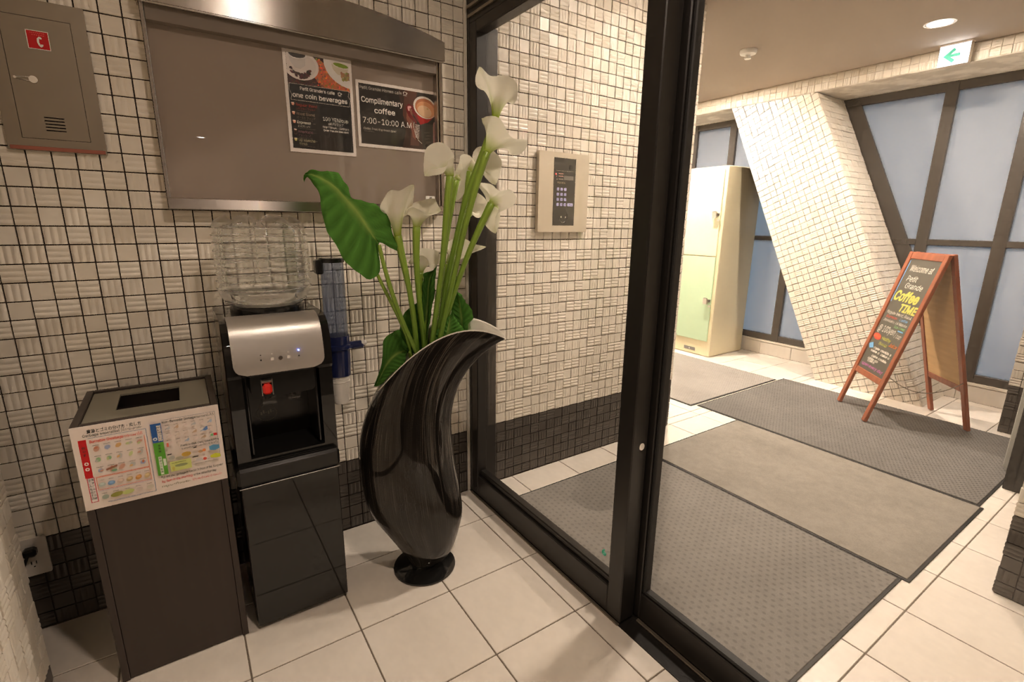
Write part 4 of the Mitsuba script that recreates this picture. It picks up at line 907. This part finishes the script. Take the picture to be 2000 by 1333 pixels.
def leaf(label, mid, up, lo, dark=1.0, cup=.02, pet=None, veins=11, amp=.0030):
    """leaf blade between an upper and a lower margin about its midrib, each a list of (s, z, t)"""
    k = thing('calla_leaf', label, 'leaf', 'large green leaves in the black vase')
    n, h = 46, 9
    M, U_, L_ = [spline([VP(*p) for p in q], n) for q in (mid, up, lo)]
    nrm = np.cross(M[n//2]-M[0], U_[n//2]-L_[n//2]); nrm /= np.linalg.norm(nrm); nrm = nrm if nrm@VT < 0 else -nrm   # towards the room
    G = np.zeros((n, 2*h+1, 3)); C = np.zeros((n, 2*h+1, 3))
    for i in range(n):
        for j in range(-h, h+1):
            q = abs(j)/h; E_ = U_ if j > 0 else L_
            sweep_ = min(n-1, max(0, int(i)))
            p = lerp(M[i], E_[sweep_], q)
            rip = math.sin(math.pi*2*veins*(i/n+.16*q))
            p = p+nrm*(cup*math.sin(q*math.pi*.62)-(cup*.55)*q*q+amp*rip*min(1, 3*q)*(1-.3*q)+.004*math.sin(i*.55+j)*q**4)
            G[i, j+h] = p
            v = .92+.20*rip*min(1, 2*q)+.10*mikit.meshkit.noise(np.array([i*.4, j*.5, 3.0]))
            c = lerp(srgb(136, 164, 84), srgb(80, 128, 56), min(1, q*7))*v*dark
            C[i, j+h] = np.clip(c, 0, 1)
    obj('blade', grid_mesh(G), 'm_leaf', k, True, color=C.reshape(-1, 3))
    if pet is not None: stem(k, pet, .0068, .0058)
leaf('biggest leaf, raised high at the left in front of the notice board', [(-0.303, 1.329, -0.020), (-0.275, 1.349, -0.040), (-0.251, 1.339, -0.040), (-0.220, 1.321, -0.040), (-0.191, 1.288, -0.040), (-0.160, 1.250, -0.040), (-0.129, 1.198, -0.042), (-0.102, 1.157, -0.045)],
     [(-0.303, 1.329, -0.020), (-0.292, 1.347, -0.030), (-0.276, 1.356, -0.030), (-0.250, 1.355, -0.020), (-0.222, 1.357, -0.010), (-0.207, 1.350, 0.000), (-0.197, 1.334, 0.000), (-0.186, 1.323, 0.000), (-0.182, 1.301, -0.005), (-0.165, 1.275, -0.005), (-0.145, 1.264, 0.000), (-0.103, 1.265, 0.010), (-0.090, 1.249, 0.010), (-0.072, 1.236, 0.015), (-0.068, 1.214, 0.015), (-0.065, 1.184, 0.010), (-0.054, 1.165, 0.000), (-0.035, 1.128, 0.000), (-0.061, 1.136, -0.010), (-0.087, 1.152, -0.030), (-0.102, 1.157, -0.045)],
     [(-0.303, 1.329, -0.020), (-0.291, 1.340, -0.030), (-0.270, 1.313, -0.040), (-0.258, 1.292, -0.050), (-0.255, 1.253, -0.060), (-0.248, 1.215, -0.065), (-0.238, 1.179, -0.070), (-0.222, 1.156, -0.070), (-0.208, 1.125, -0.075), (-0.189, 1.096, -0.075), (-0.160, 1.068, -0.070), (-0.136, 1.052, -0.060), (-0.110, 1.064, -0.050), (-0.102, 1.101, -0.045), (-0.102, 1.157, -0.045)], 1.05, .020,
     [(.008, .70, -.03), (.005, .787, -.04), (-.031, .892, -.055), (-.073, 1.024, -.06), (-.102, 1.155, -.047)], amp=.0048)
leaf('dark upright leaf behind the stems in the middle of the bouquet', [(0.072, 1.082, 0.050), (0.048, 1.039, 0.055), (0.040, 0.980, 0.050), (0.036, 0.910, 0.045), (0.031, 0.798, 0.030)],
     [(0.072, 1.082, 0.050), (0.067, 1.046, 0.045), (0.062, 0.992, 0.030), (0.051, 0.939, 0.025), (0.043, 0.892, 0.020), (0.035, 0.860, 0.020), (0.031, 0.801, 0.020)],
     [(0.072, 1.082, 0.050), (0.049, 1.066, 0.050), (0.029, 1.057, 0.050), (0.031, 1.039, 0.055), (0.023, 1.024, 0.055), (0.025, 0.992, 0.055), (0.002, 0.961, 0.050), (-0.029, 0.941, 0.040), (-0.047, 0.907, 0.035), (-0.055, 0.867, 0.030), (-0.048, 0.804, 0.020)], .62, .02, [(.0, .66, .03), (.015, .74, .03), (.031, .800, .03)])
leaf('broad glossy leaf drooping over the left edge of the vase', [(-0.028, 0.811, 0.000), (-0.055, 0.808, 0.005), (-0.083, 0.791, 0.000), (-0.109, 0.756, -0.010), (-0.140, 0.704, -0.020)],
     [(-0.028, 0.811, 0.000), (-0.044, 0.823, 0.020), (-0.049, 0.853, 0.020), (-0.055, 0.881, 0.015), (-0.080, 0.872, 0.010), (-0.105, 0.850, 0.000), (-0.109, 0.826, -0.005), (-0.113, 0.782, -0.010), (-0.125, 0.745, -0.015), (-0.140, 0.704, -0.020)],
     [(-0.028, 0.811, 0.000), (-0.037, 0.795, -0.010), (-0.044, 0.769, -0.020), (-0.065, 0.760, -0.030), (-0.092, 0.739, -0.030), (-0.112, 0.717, -0.030), (-0.140, 0.704, -0.020)], .72, .018, [(.0, .66, .02), (-.01, .74, .01), (-.028, .811, .0)])
leaf('short bright leaf in front of the stems at the right of the mouth', [(0.116, 0.943, -0.005), (0.104, 0.914, -0.020), (0.097, 0.878, -0.025), (0.093, 0.818, -0.010)],
     [(0.116, 0.943, -0.005), (0.120, 0.923, -0.005), (0.135, 0.903, 0.000), (0.151, 0.876, 0.005), (0.160, 0.846, 0.010), (0.154, 0.809, 0.015)],
     [(0.116, 0.943, -0.005), (0.104, 0.931, -0.015), (0.086, 0.914, -0.020), (0.064, 0.887, -0.020), (0.043, 0.862, -0.015), (0.044, 0.842, -0.010), (0.054, 0.818, -0.005)], .95, .014, [(.05, .68, 0.015), (.092, .818, -0.010)])
leaf('wavy leaf at the far right behind the short bright one', [(0.135, 1.005, 0.030), (0.144, 0.957, 0.040), (0.150, 0.904, 0.040), (0.155, 0.859, 0.035), (0.157, 0.810, 0.030)],
     [(0.135, 1.005, 0.030), (0.152, 0.989, 0.020), (0.170, 0.964, 0.015), (0.184, 0.938, 0.010), (0.188, 0.916, 0.010), (0.172, 0.901, 0.005), (0.168, 0.886, 0.000), (0.180, 0.869, 0.000), (0.191, 0.846, 0.000), (0.183, 0.817, 0.000)],
     [(0.135, 1.005, 0.030), (0.125, 0.976, 0.040), (0.119, 0.943, 0.050), (0.121, 0.903, 0.050), (0.127, 0.858, 0.045), (0.135, 0.808, 0.040)], .85, .016, [(.08, .69, .02), (.157, .810, .03)])
k = thing('calla_leaf_stalk', 'bare green leaf stalk ending below the biggest leaf at the left', 'stalk')
stem(k, [(-.02, .70, .01), (-.025, .823, .01), (-.046, .901, .0), (-.075, .976, -.02), (-.110, 1.066, -.05)], .006, .005)

# ------------------------------------------------------------------ intercom
ic = thing('intercom_panel', 'beige entry intercom with keys painted pale blue for their backlight on the hall wall', 'intercom')
obj('housing', flip_y(rrect(1.696, 1.986, 1.184, 1.530, .003, 3), -.0045, .0205), 'm_intercom', ic, 20)
obj('face', box(1.7785, 1.9045, -.0262, -.0251, 1.2135, 1.507, .0004), 'm_intercom_panel', ic, label='dark glass face')
IY = -.0262
obj('camera_lens', cat(cyl(.011, (1.873, IY, 1.470), (1.873, IY-.0012, 1.470), 28), cyl(.006, (1.873, IY-.0012, 1.470), (1.873, IY-.002, 1.470), 20)), 'm_black_gloss', ic)
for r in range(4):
    for c in range(3): obj('key', flip_y(rrect(1.7965+.0212*c, 1.8095+.0212*c, 1.3665-.0222*r, 1.3795-.0222*r, .002, 3), IY, .002), 'm_key_painted_glow', ic, 20)
obj('call_key', flip_y(rrect(1.861, 1.893, 1.2995, 1.3135, .002, 3), IY, .002), 'm_key_painted_glow', ic, 20)
k = obj('status_lamp', cyl(.0042, (1.790, IY, 1.4375), (1.790, IY-.001, 1.4375), 16), 'm_red', ic, label='red status lamp'); scene[k]['emitter'] = {'type': 'area', 'radiance': rgb(2.0, .12, .12)}
obj('display', box(1.836, 1.892, IY-.0008, IY, 1.414, 1.432), 'm_screen', ic)
P = Print()
for i, z in enumerate((1.4345, 1.4235, 1.411)):
    P.rect(.024, z-1.21, .052, z-1.2065, srgb(190, 150, 140) if i < 2 else srgb(150, 145, 135)); P.rect(.010+.002*i, z-1.2115, .014+.002*i, z-1.2075, srgb(180, 170, 160))
P.rect(.012, .2375, .115, .2390, srgb(150, 145, 130)); P.text('呼出 取消', .018, .1845, .006, srgb(190, 175, 150), 'cjk', width=.045)
for n_, t_ in enumerate('123456789*0#'): P.text(t_, 1.803-1.7785+.0212*(n_ % 3), 1.3695-1.2135-.0222*(n_//3), .0075, srgb(60, 60, 110), align='c', px=24)
P.text('呼出', 1.877-1.7785, 1.3032-1.2135, .0062, srgb(60, 60, 110), 'cjk', align='c', px=32)
print_obj('lettering', P, plane_M((1.7785, -.0287, 1.2135), (1, 0, 0), (0, 0, 1)), ic, kind='stuff')
obj('sensor_mark', cat(sweep([(1.838+.024*math.cos(a), IY-.0004, 1.258+.031*math.sin(a)) for a in np.linspace(math.radians(200), math.radians(380), 24)], .0011, 5, 24), box(1.824, 1.829, IY-.001, IY, 1.248, 1.256), box(1.850, 1.855, IY-.001, IY, 1.247, 1.254)), 'm_chrome', ic)

# green mark stuck on the fixed pane
gm = thing('green_mark', 'small green hand-made mark low on the fixed glass panel', 'sticker')
obj('stroke', sweep([(1.3815, -.850, .193), (1.3815, -.843, .188), (1.3815, -.842, .180), (1.3815, -.850, .1755), (1.3815, -.856, .1795), (1.3815, -.851, .1845), (1.3815, -.845, .182)], .0022, 6, 28), 'm_green_tape', gm)

# ------------------------------------------------------------------ door mats
def door_mat(x0, x1, y0, y1, z, m, label, h=.007):
    k = thing('door_mat', label, 'mat', 'grey entrance mats')
    obj('rubber_edge', box(x0, x1, y0, y1, z+.0002, z+.004, .0015), 'm_rubber', k)
    obj('pile', box(x0+.011, x1-.011, y0+.011, y1-.011, z+.0041, z+h, .0015), m, k, 20)
for kk, pitch, amp in (('m_mat_nub', .026, .0012), ('m_mat_fine', .019, .0018), ('m_mat_pale', .018, .001), ('m_mat_plain', .006, .0007)):
    d = scene[kk]['bsdf']; scene[kk] = {'type': 'twosided', 'bsdf': {'type': 'bumpmap', 'arbitrary': mikit.proc(mat_bump(pitch, amp), .0012), 'bsdf': d, 'scale': 1.0}}
door_mat(1.495, 2.352, -1.366, -.172, 0, 'm_mat_nub', 'grey knobbly mat nearest the glass partition')
door_mat(2.356, 3.214, -1.388, -.188, .0, 'm_mat_plain', 'worn brown grey mat in the middle of the hall')
door_mat(3.218, 4.360, -1.372, .115, .0, 'm_mat_fine', 'dark grey ribbed mat under the chalkboard sign')
door_mat(3.172, 4.275, .128, 1.60, .0, 'm_mat_pale', 'pale grey mat in front of the locker')

# ------------------------------------------------------------------ steel locker
lk = thing('locker', 'tall cream steel locker with a pale green lower door', 'locker')
lx, ly0, ly1, lz = 4.40, .847, 1.290, 1.730
obj('body', box(lx, 4.93, ly0, ly1, .004, lz, .006), 'm_locker', lk)
for z0, z1, m_, zz in ((.945, 1.700, 'm_locker_door', 1.31), (.150, .938, 'm_locker_door_green', .535)):
    dk = obj('door', box(lx-.014, lx-.0005, ly0+.030, ly1-.028, z0, z1, .003), m_, lk, label='cream upper door' if z0 > .5 else 'pale green lower door')
    obj('handle', cat(box(lx-.045, lx-.014, ly0+.050, ly0+.085, zz-.022, zz+.022, .005), box(lx-.052, lx-.040, ly0+.045, ly0+.09, zz-.030, zz+.030, .004)), 'm_chrome', dk)
    obj('hasp', box(lx-.018, lx-.0145, ly0+.034, ly0+.050, zz-.010, zz+.014, .001), 'm_chrome', dk); obj('padlock', cyl(.010, (lx-.030, ly0+.034, zz-.045), (lx-.0145, ly0+.034, zz-.045), 20), 'm_chrome', dk)
obj('name_plate', box(lx-.003, lx-.0005, 1.000, 1.125, .034, .066, .0005), 'm_plate', lk, label='dark number plate'); obj('plate_digit', box(lx-.0038, lx-.003, 1.058, 1.066, .044, .056), 'm_white_plastic', lk)

# ------------------------------------------------------------------ chalkboard sign
FLp, FRp, BLp, BRp = np.array([4.17, -.388, .008]), np.array([3.877, -.671, .008]), np.array([4.53, -.788, .004]), np.array([4.242, -1.068, .008])
TLp, TRp = (FLp+BLp)/2*[1, 1, 0]+[0, 0, 1.068], (FRp+BRp)/2*[1, 1, 0]+[0, 0, 1.068]
sb = thing('sandwich_board', 'red brown wooden A-frame sign with a chalked menu on the mat', 'sign board')
def board_side(A_, B_, C_, D_, off, panel, front):
    """feet A, B and top corners C, D of one leaf; off pushes it outwards"""
    u = (B_-A_)/np.linalg.norm(B_-A_); v = (C_-A_)/np.linalg.norm(C_-A_); n = np.cross(u, v); n /= np.linalg.norm(n)
    if n@(off) < 0: n = -n
    W, H = np.linalg.norm(B_-A_), np.linalg.norm(C_-A_); O_ = A_
    def bar(a0, a1, b0, b1, c0, c1, name, m_='m_redwood', parent=sb, ch=.003):
        mm = box(a0, a1, b0, b1, c0, c1, ch); M = np.eye(4); M[:3, 0], M[:3, 1], M[:3, 2], M[:3, 3] = u, v, n, O_; mm.apply_transform(M)
        if mm.volume < 0: mm.invert()
        return obj(name, mm, m_, parent)
    bar(-.002, .036, 0, H, .0015, .022, 'leg'); bar(W-.036, W+.002, 0, H, .0015, .022, 'leg')
    bar(.0365, W-.0365, H-.045, H-.002, .003, .020, 'top_rail'); bar(.0365, W-.0365, .245, .285, .003, .020, 'bottom_rail')
    bar(.034, W-.034, .283, H-.043, .007, .013, 'chalk_panel' if front else 'back_panel', panel, ch=.0005)
    return O_, u, v, n, W, H
O_, u_, v_, n_, W_, H_ = board_side(FLp, FRp, TLp, TRp, np.array([-1., 1., 0]), 'm_chalkboard', True)
board_side(BLp, BRp, TLp, TRp, np.array([1., -1., 0]), 'm_plywood', False)
for s_ in (.1, .9):
    c0 = TLp+(TRp-TLp)*s_; obj('hinge', cyl(.006, c0+[-.0, 0, -.006]-u_*.02, c0+[0, 0, -.006]+u_*.02, 12), 'm_chrome', sb)
cpts = [FRp+(TRp-FRp)*.29+n_*.004, (FRp+BRp)/2+[0, 0, .225], BRp+(TRp-BRp)*.29-n_*.004]
obj('chain', sweep(cpts, .0025, 6, 30), 'm_steel_matt', sb)
cw, chh = W_-.072, H_-.335
P = Print(.0001); ch_w, ch_y, ch_r, ch_b, ch_g, ch_p, ch_o = srgb(214, 206, 196), srgb(186, 182, 92), srgb(190, 76, 62), srgb(110, 160, 200), srgb(130, 190, 120), srgb(190, 110, 170), srgb(220, 120, 60)
def chalk(t, y, h, col, w, x=None, shear=.25, bold=0): P.text(t, cw/2 if x is None else x, y*chh, h, col, width=w, align='c' if x is None else 'l', shear=shear, bold=bold, px=40)
P.rect(-.004, .62*chh, .010, .99*chh, ch_b)
chalk('Welcome at', .90, .042, ch_w, .24); chalk('Petit', .815, .036, ch_w, .11, x=.06); chalk('Grande', .755, .036, ch_w, .19, x=.08)
chalk('Coffee', .645, .062, ch_y, .27, x=.02, bold=2); chalk('TIME', .560, .048, ch_y, .19, x=.14, bold=2)
chalk('Regular blend, Roast', .520, .020, ch_w, .28); chalk('Espresso', .485, .018, ch_r, .13, x=.04); chalk('Latte', .485, .018, ch_b, .09, x=.20)
chalk('Americano, Uji Matcha', .450, .018, ch_w, .27); chalk('Ice / Hot', .42, .016, ch_g, .12, x=.18)
chalk('@ 100yen', .355, .045, ch_w, .20, x=.02); chalk('/ cup', .345, .030, ch_w, .07, x=.23); P.rect(.24, .40*chh, .30, .41*chh, ch_b)
P.ell(.055, .303*chh, .05, .022, ch_r, -5); chalk('Hot', .292, .024, ch_o, .07, x=.02); chalk('Healthy', .292, .024, ch_y, .11, x=.11); chalk('Juice', .262, .024, ch_o, .09, x=.225); chalk('Soup', .245, .020, ch_y, .10, x=.11)
P.poly(Polygon([(.0, .22*chh), (.045, .245*chh), (.075, .20*chh), (.03, .185*chh)]), ch_b)
for i, (y, a, b) in enumerate([(.195, .08, .30), (.165, .06, .17), (.165, .19, .30), (.125, .10, .29), (.095, .07, .20), (.075, .08, .17)]): P.text('cake cookie scone'[:int((b-a)*60)], a, y*chh, .017, ch_w, width=b-a, bold=1, shear=.25, px=40)
chalk('open every day', .03, .022, ch_p, .27)
print_obj('chalk_lettering', P, plane_M(FLp+u_*.036+v_*.287+n_*.0132, u_, v_), sb, 'm_paint', label='coloured chalk lettering')

# ------------------------------------------------------------------ arrow sign, smoke detector
sg = thing('arrow_sign', 'white lit ceiling sign with a pale green arrow pointing left', 'sign')
obj('case', cat(box(4.452, 4.500, -.633, -.481, 2.200, 2.318, .003)), 'm_sign_case', sg)
obj('bracket', cat(box(4.45, 4.503, -.637, -.477, 2.3185, 2.3295, .002)), 'm_sign_case', sg)
fm = grid_mesh(np.array([[(4.4515, -.4825, 2.2015), (4.4515, -.6315, 2.2015)], [(4.4515, -.4825, 2.3165), (4.4515, -.6315, 2.3165)]]))
k = obj('lit_face', fm, 'm_white_plastic', sg, False); scene[k]['emitter'] = {'type': 'area', 'radiance': rgb(6.5, 6.8, 7.6)}
arrow = union_all([LineString([(.535, 2.247), (.515, 2.258), (.575, 2.262)]).buffer(.001), LineString([(.519, 2.257), (.588, 2.257)]).buffer(.0085, cap_style=2), LineString([(.560, 2.292), (.519, 2.257), (.560, 2.222)]).buffer(.0095, cap_style=2, join_style=2)])
am = onx(affinity.scale(arrow, -1, 1, origin=(0, 0)), 4.4512, .0006)
k = obj('arrow', am, 'm_green_tape', sg, False, label='pale green arrow'); scene[k]['emitter'] = {'type': 'area', 'radiance': rgb(.75, 2.6, 2.7)}
sd = thing('smoke_detector', 'round white smoke detector on the hall ceiling', 'smoke detector')
obj('base', rev([(0, 2.3295), (.052, 2.3295), (.052, 2.318), (.047, 2.306), (.022, 2.300), (0, 2.300)], 40, (3.585, .265, 0)), 'm_white_plastic', sd)
obj('sensor', rev([(0, 2.3), (.016, 2.300), (.016, 2.288), (.021, 2.287), (.021, 2.279), (.017, 2.277), (0, 2.277)], 28, (3.585, .265, 0)), 'm_white_plastic', sd)
